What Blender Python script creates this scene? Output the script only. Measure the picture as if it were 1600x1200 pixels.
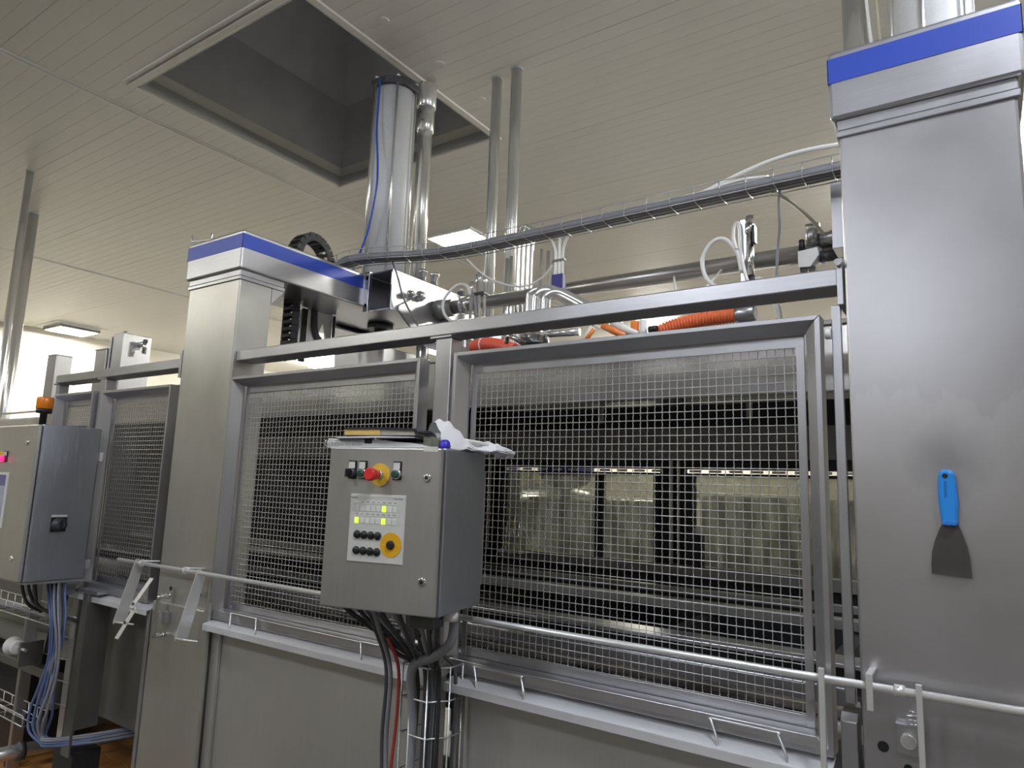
import bpy, math, random
from mathutils import Vector, Matrix
random.seed(7)
for o in list(bpy.data.objects): bpy.data.objects.remove(o)
SC = bpy.context.scene
COL = SC.collection

# ------------------------------------------------------------------ camera
# world: X along the machine front (to the right), Y into the machine, Z up, metres, floor z=0
cam_d = bpy.data.cameras.new('camera')
cam = bpy.data.objects.new('camera', cam_d); COL.objects.link(cam)
cam_d.sensor_width = 36.0; cam_d.lens = 36.0*1071.35/1600.0; cam_d.clip_start = 0.05; cam_d.clip_end = 100
_R = (0.82730071, 0.56072255, 0.03411377); _U = (0.05603301, -0.14279112, 0.98816547); _F = (-0.55895781, 0.8155985, 0.14955017)
cam.matrix_world = Matrix(((_R[0], _U[0], -_F[0], 0.0), (_R[1], _U[1], -_F[1], -1.75), (_R[2], _U[2], -_F[2], 1.65), (0, 0, 0, 1)))
SC.camera = cam
# ------------------------------------------------------------------ view + world
vs = SC.view_settings
vs.view_transform = 'Standard'; vs.look = 'None'; vs.gamma = 1.0; vs.use_curve_mapping = False
vs.exposure = 0.15
W = bpy.data.worlds.new('world'); SC.world = W; W.use_nodes = True
W.node_tree.nodes['Background'].inputs[0].default_value = (0.5, 0.5, 0.5, 1)
W.node_tree.nodes['Background'].inputs[1].default_value = 0.02

CEIL = 4.30
LAMP_COOL = (0.87, 0.92, 1.0); LAMP_WARM = (1.0, 0.985, 0.89)
LAMP_STRENGTH = 130.0; LAMP_FRONT = 52.0

# ------------------------------------------------------------------ materials
def new_mat(name):
    m = bpy.data.materials.new(name); m.use_nodes = True
    nt = m.node_tree; b = nt.nodes['Principled BSDF']
    return m, nt, b
def N(nt, t, **kw):
    n = nt.nodes.new(t)
    for k, v in kw.items(): setattr(n, k, v)
    return n
def coords(nt, scale=(1, 1, 1), kind='Object'):
    tc = N(nt, 'ShaderNodeTexCoord'); mp = N(nt, 'ShaderNodeMapping')
    mp.inputs['Scale'].default_value = scale
    nt.links.new(tc.outputs[kind], mp.inputs['Vector'])
    return mp.outputs['Vector']
def noise(nt, vec, scale, detail=3, rough=0.5):
    n = N(nt, 'ShaderNodeTexNoise'); n.inputs['Scale'].default_value = scale
    n.inputs['Detail'].default_value = detail; n.inputs['Roughness'].default_value = rough
    nt.links.new(vec, n.inputs['Vector']); return n.outputs['Fac']
def ramp(nt, fac, stops):
    r = N(nt, 'ShaderNodeValToRGB'); e = r.color_ramp.elements
    while len(e) < len(stops): e.new(0.5)
    for k, (p, c) in enumerate(stops):
        e[k].position = p; e[k].color = (c, c, c, 1) if isinstance(c, (int, float)) else (*c, 1)
    nt.links.new(fac, r.inputs['Fac']); return r.outputs['Color']
def mixc(nt, fac, a, b, mode='MIX'):
    m = N(nt, 'ShaderNodeMix', data_type='RGBA', blend_type=mode)
    for s, v in ((0, fac), (6, a), (7, b)):
        if hasattr(v, 'links') or hasattr(v, 'is_linked'): nt.links.new(v, m.inputs[s])
        elif s == 0: m.inputs[0].default_value = v
        else: m.inputs[s].default_value = (*v, 1)
    return m.outputs[2]
def bump(nt, b, h, strength=0.1, dist=0.002):
    n = N(nt, 'ShaderNodeBump'); n.inputs['Strength'].default_value = strength; n.inputs['Distance'].default_value = dist
    nt.links.new(h, n.inputs['Height']); nt.links.new(n.outputs['Normal'], b.inputs['Normal'])
def plain(name, col, rough=0.5, metal=0.0, var=0.0, vscale=8.0, emit=0.0, spec=0.5):
    m, nt, b = new_mat(name)
    b.inputs['Base Color'].default_value = (*col, 1); b.inputs['Roughness'].default_value = rough; b.inputs['Metallic'].default_value = metal
    b.inputs['Specular IOR Level'].default_value = spec
    if var:
        f = noise(nt, coords(nt), vscale, 4)
        c = mixc(nt, f, tuple(x*(1-var) for x in col), tuple(min(1, x*(1+var)) for x in col))
        nt.links.new(c, b.inputs['Base Color'])
    if emit:
        b.inputs['Emission Color'].default_value = (*col, 1); b.inputs['Emission Strength'].default_value = emit
    return m
def steel(name, col=(0.57, 0.57, 0.60), rough=0.33, grain=(60, 60, 2.0), metal=0.92, stain=0.12, rvar=0.10, drips=0.0):
    """brushed stainless: streak noise along the grain, cloudy wear, optional pale dried-water marks"""
    m, nt, b = new_mat(name)
    v = coords(nt, grain); g = noise(nt, v, 3.0, 4, 0.6)
    cl = noise(nt, coords(nt), 3.2, 5, 0.62)
    c = mixc(nt, ramp(nt, cl, [(0.30, 0.0), (0.72, 1.0)]), tuple(x*(1-stain) for x in col), col)
    c = mixc(nt, 0.10, c, ramp(nt, g, [(0.3, 0.25), (0.7, 1.0)]), 'MULTIPLY')
    if drips:
        d = noise(nt, coords(nt, (26, 26, 1.6)), 2.2, 5, 0.7)
        d2 = noise(nt, coords(nt), 2.0, 2)
        dm = N(nt, 'ShaderNodeMath', operation='MULTIPLY')
        nt.links.new(ramp(nt, d, [(0.52, 0.0), (0.70, 1.0)]), dm.inputs[0]); nt.links.new(ramp(nt, d2, [(0.48, 0.0), (0.62, drips)]), dm.inputs[1])
        c = mixc(nt, dm.outputs[0], c, (0.80, 0.81, 0.84))
    nt.links.new(c, b.inputs['Base Color'])
    b.inputs['Metallic'].default_value = metal
    r = N(nt, 'ShaderNodeMapRange'); r.inputs['To Min'].default_value = max(0.05, rough-rvar); r.inputs['To Max'].default_value = rough+rvar
    nt.links.new(cl, r.inputs['Value']); nt.links.new(r.outputs[0], b.inputs['Roughness'])
    bump(nt, b, g, 0.05, 0.001)
    return m

M = {}
M['steel'] = steel('brushed_steel')
M['steel_h'] = steel('brushed_steel_horizontal', grain=(2, 60, 60))
M['steel_door'] = steel('brushed_steel_door', (0.62, 0.61, 0.575), 0.36, stain=0.16, metal=0.78)
M['steel_panel'] = steel('dull_steel_panel', (0.62, 0.61, 0.58), 0.46, stain=0.10, metal=0.70)
M['steel_cab'] = steel('cabinet_steel', (0.44, 0.46, 0.52), 0.42, drips=0.75)
M['steel_box'] = steel('control_box_steel', (0.60, 0.595, 0.575), 0.36, metal=0.85)
M['steel_wet'] = steel('glossy_press_steel', (0.56, 0.55, 0.55), 0.20, grain=(2, 60, 60), rvar=0.05)
M['pipe'] = steel('polished_pipe', (0.88, 0.88, 0.87), 0.24, rvar=0.05, metal=0.80)
M['pipe_dull'] = steel('satin_pipe', (0.52, 0.50, 0.49), 0.33, grain=(2, 60, 60))
M['steel_dim'] = steel('shade_darkened_steel', (0.34, 0.335, 0.32), 0.45, stain=0.25)  # frame steel darkened in colour to stand for the dim lower left
M['bright'] = plain('bright_satin_rod', (0.86, 0.86, 0.85), 0.34, 0.65)
M['sill'] = steel('sill_plate', (0.82, 0.82, 0.85), 0.45, grain=(2, 60, 60), metal=0.35)
M['wire'] = plain('mesh_wire', (0.72, 0.72, 0.72), 0.33, 0.9)
M['zinc'] = plain('zinc_wire', (0.66, 0.67, 0.68), 0.35, 0.9)
M['chrome'] = plain('chrome', (0.82, 0.82, 0.83), 0.12, 1.0)
M['alu'] = steel('anodised_barrel', (0.86, 0.87, 0.89), 0.50, grain=(30, 30, 30), metal=0.08, stain=0.16)
M['cast'] = plain('dark_cast_head', (0.10, 0.10, 0.11), 0.5, 0.6, 0.3, 20)
M['blue'] = plain('blue_stripe_paint', (0.030, 0.078, 0.50), 0.38, 0, 0.10, 6)
M['ceil'] = plain('cream_ceiling_panel', (0.77, 0.75, 0.71), 0.32, 0, 0.03, 1.5)
M['joint'] = plain('white_joint_strip', (0.80, 0.80, 0.78), 0.35)
M['groove'] = plain('ceiling_backing', (0.74, 0.72, 0.68), 0.5)
M['wall'] = plain('cream_wall_panel', (0.78, 0.74, 0.64), 0.42, 0, 0.03, 1.0)
M['hood'] = plain('dark_hood_interior', (0.50, 0.505, 0.53), 0.65, 0, 0.25, 3)
M['rim'] = plain('hatch_rim_metal', (0.42, 0.42, 0.41), 0.45, 0.3)
M['black'] = plain('black_plastic', (0.012, 0.012, 0.013), 0.45)
M['rubber'] = plain('black_rubber', (0.022, 0.022, 0.024), 0.6)
M['dark'] = plain('dark_steel_and_shade', (0.045, 0.045, 0.050), 0.5, 0.5, 0.2, 5)  # dark steel parts; also stands in for shade inside the press
M['darkgrey'] = steel('grey_rear_cover', (0.40, 0.40, 0.39), 0.45, grain=(2, 60, 60), metal=0.8)
M['white'] = plain('white_plastic', (0.78, 0.78, 0.76), 0.4)
M['hosewhite'] = plain('white_hose', (0.88, 0.88, 0.86), 0.35)
M['hoseyel'] = plain('cream_hose', (0.70, 0.68, 0.50), 0.4)
M['orange'] = plain('orange_hose', (0.85, 0.18, 0.06), 0.42, 0, 0.08, 12)
M['orange2'] = plain('orange_plastic', (0.85, 0.25, 0.05), 0.4)
M['redhose'] = plain('red_orange_hose', (0.80, 0.12, 0.07), 0.42)
M['bluehose'] = plain('blue_air_hose', (0.02, 0.10, 0.52), 0.35)
M['purple'] = plain('blue_sleeve', (0.045, 0.040, 0.24), 0.5)
M['cable'] = plain('grey_cable', (0.070, 0.072, 0.078), 0.5)
M['cablel'] = plain('light_grey_cable', (0.26, 0.265, 0.29), 0.42)
M['cableb'] = plain('blue_cable', (0.11, 0.16, 0.33), 0.45)
M['cablep'] = plain('pale_blue_cable', (0.24, 0.27, 0.35), 0.45)
M['cablek'] = plain('black_cable', (0.02, 0.02, 0.022), 0.5)
M['red'] = plain('red_button', (0.72, 0.030, 0.028), 0.4)
M['redcable'] = plain('red_cable', (0.42, 0.05, 0.04), 0.45)
M['yellow'] = plain('yellow_plate', (0.80, 0.50, 0.05), 0.45)
M['amber2'] = plain('amber_disc', (0.80, 0.42, 0.01), 0.45)
M['green'] = plain('green_button', (0.020, 0.09, 0.060), 0.3)
M['grn_lit'] = plain('lit_key', (0.62, 1.0, 0.06), 0.4, emit=0.85)
M['pink_lit'] = plain('lit_red_button', (1.0, 0.03, 0.22), 0.4, emit=1.2)
M['keypad'] = plain('keypad_membrane', (0.62, 0.62, 0.59), 0.4)
M['key'] = plain('key_cap', (0.74, 0.74, 0.70), 0.45)
M['print'] = plain('label_print', (0.30, 0.30, 0.30), 0.5)
M['tag'] = plain('label_tag', (0.72, 0.72, 0.68), 0.5)
M['screen'] = plain('screen_dim', (0.060, 0.055, 0.14), 0.25, emit=0.5)
M['screen2'] = plain('screen_grey', (0.22, 0.24, 0.30), 0.25, emit=0.3)
M['paper'] = plain('paper', (0.78, 0.77, 0.75), 0.7)
M['pageedge'] = plain('page_edge', (0.50, 0.47, 0.38), 0.7, 0, 0.2, 60)
M['yellowpaper'] = plain('yellow_card', (0.80, 0.55, 0.16), 0.6)
M['navy'] = plain('navy_cover', (0.022, 0.024, 0.045), 0.45)
M['handle'] = plain('blue_handle', (0.02, 0.27, 0.80), 0.38)
M['blade'] = steel('scraper_blade', (0.17, 0.165, 0.16), 0.38, metal=0.85, stain=0.35)
M['tile'] = plain('quarry_tile', (0.47, 0.21, 0.065), 0.45, 0, 0.18, 5)
M['grout'] = plain('tile_grout', (0.20, 0.12, 0.06), 0.8)
M['amber'] = plain('amber_lens', (0.85, 0.24, 0.015), 0.25)
M['brass'] = plain('yellow_fitting', (0.62, 0.52, 0.08), 0.4)

def floor_mat():
    m, nt, b = new_mat('quarry_tile_floor')
    br = N(nt, 'ShaderNodeTexBrick'); br.offset = 0.0
    nt.links.new(coords(nt, (1, 1, 1)), br.inputs['Vector'])
    br.inputs['Scale'].default_value = 1.0; br.inputs['Brick Width'].default_value = 0.15; br.inputs['Row Height'].default_value = 0.15
    br.inputs['Mortar Size'].default_value = 0.004
    br.inputs['Color1'].default_value = (0.105, 0.092, 0.082, 1); br.inputs['Color2'].default_value = (0.092, 0.082, 0.075, 1); br.inputs['Mortar'].default_value = (0.10, 0.09, 0.08, 1)
    nt.links.new(br.outputs['Color'], b.inputs['Base Color']); b.inputs['Roughness'].default_value = 0.42
    return m
M['floor'] = floor_mat()
def stained_column():
    """brushed column face with dried, lighter-edged wash marks and grey smudges (marks with a shape of their own)"""
    m, nt, b = new_mat('stained_column_steel')
    col = (0.58, 0.57, 0.59)
    g = noise(nt, coords(nt, (60, 60, 2)), 3.0, 4, 0.6)
    cl = noise(nt, coords(nt), 2.6, 5, 0.6)
    c = mixc(nt, ramp(nt, cl, [(0.32, 0.0), (0.70, 1.0)]), tuple(x*0.86 for x in col), col)
    # wash mark: cloudy band whose ragged upper edge sits near head height of the column
    tc = N(nt, 'ShaderNodeTexCoord'); sp = N(nt, 'ShaderNodeSeparateXYZ'); nt.links.new(tc.outputs['Object'], sp.inputs[0])
    n1 = noise(nt, coords(nt, (9, 9, 2.5)), 1.0, 5, 0.65)
    ad = N(nt, 'ShaderNodeMath', operation='MULTIPLY_ADD'); nt.links.new(n1, ad.inputs[0]); ad.inputs[1].default_value = -0.34; nt.links.new(sp.outputs[2], ad.inputs[2])
    band = ramp(nt, ad.outputs[0], [(0.0, 0.0), (1.0, 0.0)])
    mr = N(nt, 'ShaderNodeMapRange', interpolation_type='SMOOTHSTEP'); nt.links.new(ad.outputs[0], mr.inputs['Value'])
    mr.inputs['From Min'].default_value = 1.70; mr.inputs['From Max'].default_value = 1.715; mr.inputs['To Min'].default_value = 1.0; mr.inputs['To Max'].default_value = 0.0
    mr2 = N(nt, 'ShaderNodeMapRange', interpolation_type='SMOOTHSTEP'); nt.links.new(sp.outputs[2], mr2.inputs['Value'])
    mr2.inputs['From Min'].default_value = 1.45; mr2.inputs['From Max'].default_value = 1.68
    ml = N(nt, 'ShaderNodeMath', operation='MULTIPLY'); nt.links.new(mr.outputs[0], ml.inputs[0]); nt.links.new(mr2.outputs[0], ml.inputs[1])
    sc_ = N(nt, 'ShaderNodeMath', operation='MULTIPLY'); nt.links.new(ml.outputs[0], sc_.inputs[0]); sc_.inputs[1].default_value = 0.16
    c = mixc(nt, sc_.outputs[0], c, (0.78, 0.76, 0.76))
    # grey hand smudge round where the scraper hangs
    cx = N(nt, 'ShaderNodeVectorMath', operation='DISTANCE'); nt.links.new(tc.outputs['Object'], cx.inputs[0]); cx.inputs[1].default_value = (0.008, 0.0, 1.745)
    n2 = noise(nt, coords(nt), 14, 4)
    sm = N(nt, 'ShaderNodeMath', operation='MULTIPLY_ADD'); nt.links.new(n2, sm.inputs[0]); sm.inputs[1].default_value = 0.07; nt.links.new(cx.outputs['Value'], sm.inputs[2])
    c = mixc(nt, ramp(nt, sm.outputs[0], [(0.045, 0.42), (0.125, 0.0)]), c, (0.16, 0.16, 0.17))
    nt.links.new(c, b.inputs['Base Color']); b.inputs['Metallic'].default_value = 0.9
    r = N(nt, 'ShaderNodeMapRange'); r.inputs['To Min'].default_value = 0.24; r.inputs['To Max'].default_value = 0.42
    nt.links.new(cl, r.inputs['Value']); nt.links.new(r.outputs[0], b.inputs['Roughness'])
    bump(nt, b, g, 0.05, 0.001)
    return m
M['column'] = stained_column()
def pane_mat():
    """scuffed wet polycarbonate: part clear, part milky, streaked"""
    m = bpy.data.materials.new('scuffed_polycarbonate'); m.use_nodes = True
    nt = m.node_tree; nt.nodes.clear()
    out = N(nt, 'ShaderNodeOutputMaterial')
    tr = N(nt, 'ShaderNodeBsdfTransparent'); tr.inputs[0].default_value = (0.50, 0.50, 0.45, 1)
    tl = N(nt, 'ShaderNodeBsdfTranslucent'); tl.inputs[0].default_value = (0.34, 0.34, 0.31, 1)
    gl = N(nt, 'ShaderNodeBsdfGlossy'); gl.inputs['Roughness'].default_value = 0.15
    f = noise(nt, coords(nt, (7, 7, 2.0)), 2.5, 6, 0.65)
    r = ramp(nt, f, [(0.42, 0.10), (0.70, 0.55)])
    a = N(nt, 'ShaderNodeMixShader'); nt.links.new(r, a.inputs[0]); nt.links.new(tr.outputs[0], a.inputs[1]); nt.links.new(tl.outputs[0], a.inputs[2])
    c = N(nt, 'ShaderNodeMixShader'); c.inputs[0].default_value = 0.07; nt.links.new(a.outputs[0], c.inputs[1]); nt.links.new(gl.outputs[0], c.inputs[2])
    nt.links.new(c.outputs[0], out.inputs['Surface'])
    return m
M['pane'] = pane_mat()
def bag_mat():
    m, nt, b = new_mat('thin_white_plastic')
    b.inputs['Base Color'].default_value = (0.92, 0.92, 0.94, 1); b.inputs['Roughness'].default_value = 0.3
    b.inputs['Subsurface Weight'].default_value = 0.0
    f = noise(nt, coords(nt), 40, 3); bump(nt, b, f, 0.6, 0.006)
    return m
M['bag'] = bag_mat()
def clear_mat():
    m, nt, b = new_mat('clear_tumbler'); b.inputs['Base Color'].default_value = (0.85, 0.88, 0.78, 1)
    b.inputs['Roughness'].default_value = 0.08; b.inputs['Transmission Weight'].default_value = 0.9; b.inputs['IOR'].default_value = 1.3
    return m
M['clear'] = clear_mat()
def lamp_mat(name, col, s):
    m = bpy.data.materials.new(name); m.use_nodes = True; nt = m.node_tree; nt.nodes.clear()
    e = N(nt, 'ShaderNodeEmission'); e.inputs[0].default_value = (*col, 1); e.inputs[1].default_value = s
    o = N(nt, 'ShaderNodeOutputMaterial'); nt.links.new(e.outputs[0], o.inputs[0]); return m
M['lamp_c'] = lamp_mat('cool_diffuser', LAMP_COOL, LAMP_FRONT)
M['lamp_f'] = lamp_mat('warm_front_diffuser', LAMP_WARM, LAMP_FRONT)
M['lamp_w'] = lamp_mat('warm_diffuser', LAMP_WARM, LAMP_STRENGTH)

# ------------------------------------------------------------------ mesh builder
def spl(pts, k=6):
    """Catmull-Rom through the points"""
    P = [Vector(p) for p in pts]
    if len(P) < 3: return P
    Q = [P[0]*2-P[1]] + P + [P[-1]*2-P[-2]]
    out = []
    for i in range(1, len(Q)-2):
        a, b, c, d = Q[i-1], Q[i], Q[i+1], Q[i+2]
        for j in range(k):
            t = j/k
            out.append(0.5*((2*b)+(c-a)*t+(2*a-5*b+4*c-d)*t*t+(3*b-a-3*c+d)*t**3))
    out.append(P[-1]); return out
class MB:
    def __init__(s): s.v = []; s.f = []; s.sm = []
    def add(s, vs_, fs, sm=False):
        o = len(s.v); s.v += [tuple(p) for p in vs_]
        for f in fs: s.f.append([i+o for i in f]); s.sm.append(sm)
        return s
    def box(s, x0, x1, y0, y1, z0, z1):
        if x0 > x1: x0, x1 = x1, x0
        if y0 > y1: y0, y1 = y1, y0
        if z0 > z1: z0, z1 = z1, z0
        v = [(x0, y0, z0), (x1, y0, z0), (x1, y1, z0), (x0, y1, z0), (x0, y0, z1), (x1, y0, z1), (x1, y1, z1), (x0, y1, z1)]
        return s.add(v, [(0, 3, 2, 1), (4, 5, 6, 7), (0, 1, 5, 4), (1, 2, 6, 5), (2, 3, 7, 6), (3, 0, 4, 7)])
    def bar(s, p, q, w, h, up=(0, 0, 1)):
        p, q, up = Vector(p), Vector(q), Vector(up)
        d = (q-p).normalized(); a = d.cross(up)
        if a.length < 1e-5: a = d.cross(Vector((0, 1, 0)))
        a.normalize(); b = a.cross(d)
        a *= w/2; b *= h/2
        v = [c+i*a+j*b for c in (p, q) for i, j in ((-1, -1), (1, -1), (1, 1), (-1, 1))]
        return s.add(v, [(0, 3, 2, 1), (4, 5, 6, 7), (0, 1, 5, 4), (1, 2, 6, 5), (2, 3, 7, 6), (3, 0, 4, 7)])
    def tube(s, path, r, n=8, cap=True, rs=None):
        P = [Vector(p) for p in path]; m = len(P)
        T = []
        for i in range(m):
            t = (P[min(i+1, m-1)]-P[max(i-1, 0)])
            T.append(t.normalized() if t.length > 1e-9 else Vector((0, 0, 1)))
        u = T[0].orthogonal().normalized(); v = []
        for i in range(m):
            u = (u-T[i]*u.dot(T[i]))
            u = u.normalized() if u.length > 1e-6 else T[i].orthogonal().normalized()
            w = T[i].cross(u); rr = rs[i] if rs else r
            for k in range(n):
                a = 2*math.pi*k/n
                v.append(P[i]+rr*(math.cos(a)*u+math.sin(a)*w))
        f = [(i*n+k, i*n+(k+1) % n, (i+1)*n+(k+1) % n, (i+1)*n+k) for i in range(m-1) for k in range(n)]
        o = len(s.v); s.add(v, f, True)
        if cap: s.f += [[o+k for k in reversed(range(n))], [o+(m-1)*n+k for k in range(n)]]; s.sm += [False, False]
        return s
    def cyl(s, p, q, r, n=16, r2=None):
        return s.tube([p, q], r, n, True, [r, r if r2 is None else r2])
    def lathe(s, prof, c, axis='z', n=20, ang=0.0):
        """prof = [(radius, height)...] along axis from c"""
        c = Vector(c); v = []
        for r, h in prof:
            for k in range(n):
                a = ang+2*math.pi*k/n; p = (r*math.cos(a), r*math.sin(a), h)
                if axis == 'y': p = (p[0], p[2], -p[1])
                elif axis == 'x': p = (p[2], p[0], p[1])
                v.append(c+Vector(p))
        m = len(prof)
        f = [(i*n+k, i*n+(k+1) % n, (i+1)*n+(k+1) % n, (i+1)*n+k) for i in range(m-1) for k in range(n)]
        o = len(s.v); s.add(v, f, True)
        s.f += [[o+k for k in reversed(range(n))], [o+(m-1)*n+k for k in range(n)]]; s.sm += [False, False]
        return s
    def prism(s, poly, axis, a, b):
        """extrude a 2-D polygon along axis from a to b; poly is in the other two axes in xyz order"""
        def mk(p, h):
            return (h, p[0], p[1]) if axis == 'x' else (p[0], h, p[1]) if axis == 'y' else (p[0], p[1], h)
        n = len(poly); v = [mk(p, a) for p in poly]+[mk(p, b) for p in poly]
        f = [list(range(n))[::-1], [n+i for i in range(n)]]+[(i, (i+1) % n, n+(i+1) % n, n+i) for i in range(n)]
        return s.add(v, f)
    def quad8(s, a, b):
        """hexahedron from two quads"""
        return s.add(list(a)+list(b), [(0, 3, 2, 1), (4, 5, 6, 7), (0, 1, 5, 4), (1, 2, 6, 5), (2, 3, 7, 6), (3, 0, 4, 7)])
    def build(s, name, mat, parent=None, bevel=0.0, kind=None, label=None, cat=None, group=None, origin=None, smooth=False):
        off = Vector((0, 0, 0))
        if parent is not None and not parent.get('_local'):
            p = parent
            while p is not None: off += p.location; p = p.parent
        elif origin is not None: off = Vector(origin)
        me = bpy.data.meshes.new(name)
        me.from_pydata([tuple(Vector(p)-off) for p in s.v], [], s.f)
        for pl, k in zip(me.polygons, s.sm): pl.use_smooth = k or smooth
        import bmesh
        bm = bmesh.new(); bm.from_mesh(me); bmesh.ops.recalc_face_normals(bm, faces=bm.faces); bm.to_mesh(me); bm.free()
        me.update()
        me.materials.append(M[mat] if isinstance(mat, str) else mat)
        o = bpy.data.objects.new(name, me); COL.objects.link(o)
        if parent is not None:
            o.parent = parent
            if parent.get('_local'): o['_local'] = 1
        elif origin is not None: o.location = origin
        if bevel:
            b = o.modifiers.new('bevel', 'BEVEL'); b.width = bevel; b.segments = 2; b.limit_method = 'ANGLE'; b.angle_limit = math.radians(40)
        tag(o, label, cat, group, kind)
        return o
def tag(o, label=None, cat=None, group=None, kind=None):
    if label: o['label'] = label
    if cat: o['category'] = cat
    if group: o['group'] = group
    if kind: o['kind'] = kind
    return o
def thing(name, loc, label, cat, group=None, rotz=0.0, local=False, kind=None):
    o = bpy.data.objects.new(name, None); COL.objects.link(o); o.location = loc; o.rotation_euler = (0, 0, rotz)
    o.empty_display_size = 0.05
    if local: o['_local'] = 1
    return tag(o, label, cat, group, kind)
def B(*a): return MB().box(*a)
def T(path, r, n=8, k=6): return MB().tube(spl(path, k) if len(path) > 2 else path, r, n)

# ================================================================== SETTING
XL, XR, YB, YF = -14.40, 7.0, 16.0, -14.0
HX0, HX1, HY0, HY1 = -4.63, -2.93, 0.347, 2.16       # hatch in the ceiling
def shell(name, mb, mat, label):
    return mb.build(name, mat, None, 0, 'structure', label, name.split('_')[0])
fl = shell('floor', B(XL, XR, YF, YB, -0.2, -0.012), 'floor', 'orange-brown quarry tile floor of the dairy hall')
m = MB(); CZ = CEIL-0.0118
m.box(XL, HX0, YF, YB, CZ, CEIL+0.15).box(HX1, XR, YF, YB, CZ, CEIL+0.15).box(HX0, HX1, YF, HY0, CZ, CEIL+0.15).box(HX0, HX1, HY1, YB, CZ, CEIL+0.15)
ceiling = shell('ceiling', m, 'groove', 'cream ribbed panel ceiling with a large dark square hatch')
shell('wall_left', B(XL-0.2, XL, YF, YB, -0.2, CEIL+0.15), 'wall', 'far cream panel wall on the left of the hall')
shell('wall_right', B(XR, XR+0.2, YF, YB, -0.2, CEIL+0.15), 'wall', 'cream panel wall on the right of the hall')
shell('wall_back', B(XL, XR, YB, YB+0.2, -0.2, CEIL+0.15), 'wall', 'far cream panel wall behind the press machine')
shell('wall_front', B(XL, XR, YF-0.2, YF, -0.2, CEIL+0.15), 'wall', 'cream panel wall behind the camera')
# floor tiles near the open machine foot (single tiles), the rest of the floor by material
tm = None
for i in range(15):
    for j in range(13):
        x, y = -5.55+i*0.15, -0.45+j*0.15
        if tm is None:
            t = MB().box(-0.0705, 0.0705, -0.0705, 0.0705, -0.012, 0.0).build('tile', 'tile', fl, 0.0)
            tm = t.data
        else:
            t = bpy.data.objects.new('tile', tm); COL.objects.link(t); t.parent = fl
        t.location = (x, y, 0)
MB().box(-5.63, -3.37, -0.53, 1.43, -0.0119, -0.006).build('grout_bed', 'grout', fl)
# ceiling panels: each panel carries nine ribs of 0.1 m, ribs run along X
PW = 0.912; RB = PW/9
xs = [XL, -9.60, -5.00, -0.40, 4.20]
cache = {}
for a in range(4):
    x0, x1 = xs[a]+0.006, xs[a+1]-0.006
    for r in range(-6, 16):
        y0 = 0.571+r*PW; y1 = y0+PW
        hit = x0 < HX1 and x1 > HX0 and y0 < HY1 and y1 > HY0
        key = (a, r if hit else None)
        if key in cache:
            o = bpy.data.objects.new('ceiling_panel', cache[key]); COL.objects.link(o); o.parent = ceiling
        else:
            mb = MB()
            for q in range(9):
                ya, yb = q*RB+0.0011, (q+1)*RB-0.0011
                if q == 0: ya = 0.004
                if q == 8: yb = PW-0.004
                Y0, Y1 = ya+y0, yb+y0
                if hit and Y0 < HY1 and Y1 > HY0:
                    for (u, v) in ((x0, HX0), (HX1, x1)): mb.box(u, v, ya, yb, -0.014, 0)
                    if Y0 < HY0: mb.box(HX0, HX1, ya, HY0-y0, -0.014, 0)
                    if Y1 > HY1: mb.box(HX0, HX1, HY1-y0, yb, -0.014, 0)
                else: mb.box(x0, x1, ya, yb, -0.014, 0)
            o = mb.build('ceiling_panel', 'ceil', ceiling); cache[key] = o.data
        o.location = (0, y0, CEIL)
for x in xs[1:]:                                              # cover strips over the panel ends
    MB().box(x-0.030, x-0.008, YF, YB, CEIL-0.022, CEIL-0.012).build('joint_strip', 'joint', ceiling)
    MB().box(x+0.008, x+0.022, YF, YB, CEIL-0.020, CEIL-0.012).build('joint_strip', 'joint', ceiling)
MB().box(HX0-0.02, HX1+0.9, HY0-0.085, HY0-0.075, CEIL-0.026, CEIL-0.012).build('joint_strip', 'joint', ceiling)
for (x, y) in ((-2.70, 0.757), (-2.689, 1.24), (-2.704, 1.70)):   # blanking plugs right of the hatch
    MB().lathe([(0.028, -0.022), (0.032, -0.018), (0.032, -0.012)], (x, y, CEIL), 'z', 16).build('blanking_plug', 'groove', ceiling)
# hatch: rim frame, vertical shaft, tapering hood above
hatch = thing('ceiling_hatch', ((HX0+HX1)/2, (HY0+HY1)/2, CEIL), 'large square dark hatch opening in the ceiling above the left press cylinder', 'hatch', kind='structure')
w_ = 0.045
for (a, b, c, d) in ((HX0-w_, HX1+w_, HY0-w_, HY0), (HX0-w_, HX1+w_, HY1, HY1+w_), (HX0-w_, HX0, HY0, HY1), (HX1, HX1+w_, HY0, HY1)):
    MB().box(a, b, c, d, CEIL-0.030, CEIL-0.0145).build('rim_bar', 'ceil', hatch, 0.003)
for (a, b, c, d) in ((HX0, HX0+0.025, HY0, HY1), (HX1-0.012, HX1, HY0, HY1), (HX0, HX1, HY1-0.02, HY1), (HX0, HX1, HY0, HY0+0.012)):
    MB().box(a, b, c, d, CEIL-0.028, CEIL+0.055).build('lining', 'rim', hatch)
zk, zt = CEIL+0.75, CEIL+1.9
sx, sy = 0.42, 0.45
lo = [(HX0, HY0), (HX1, HY0), (HX1, HY1), (HX0, HY1)]
cx_, cy_ = (HX0+HX1)/2, (HY0+HY1)/2
hi = [(cx_+(x-cx_)*sx, cy_+(y-cy_)*sy) for x, y in lo]
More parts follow.
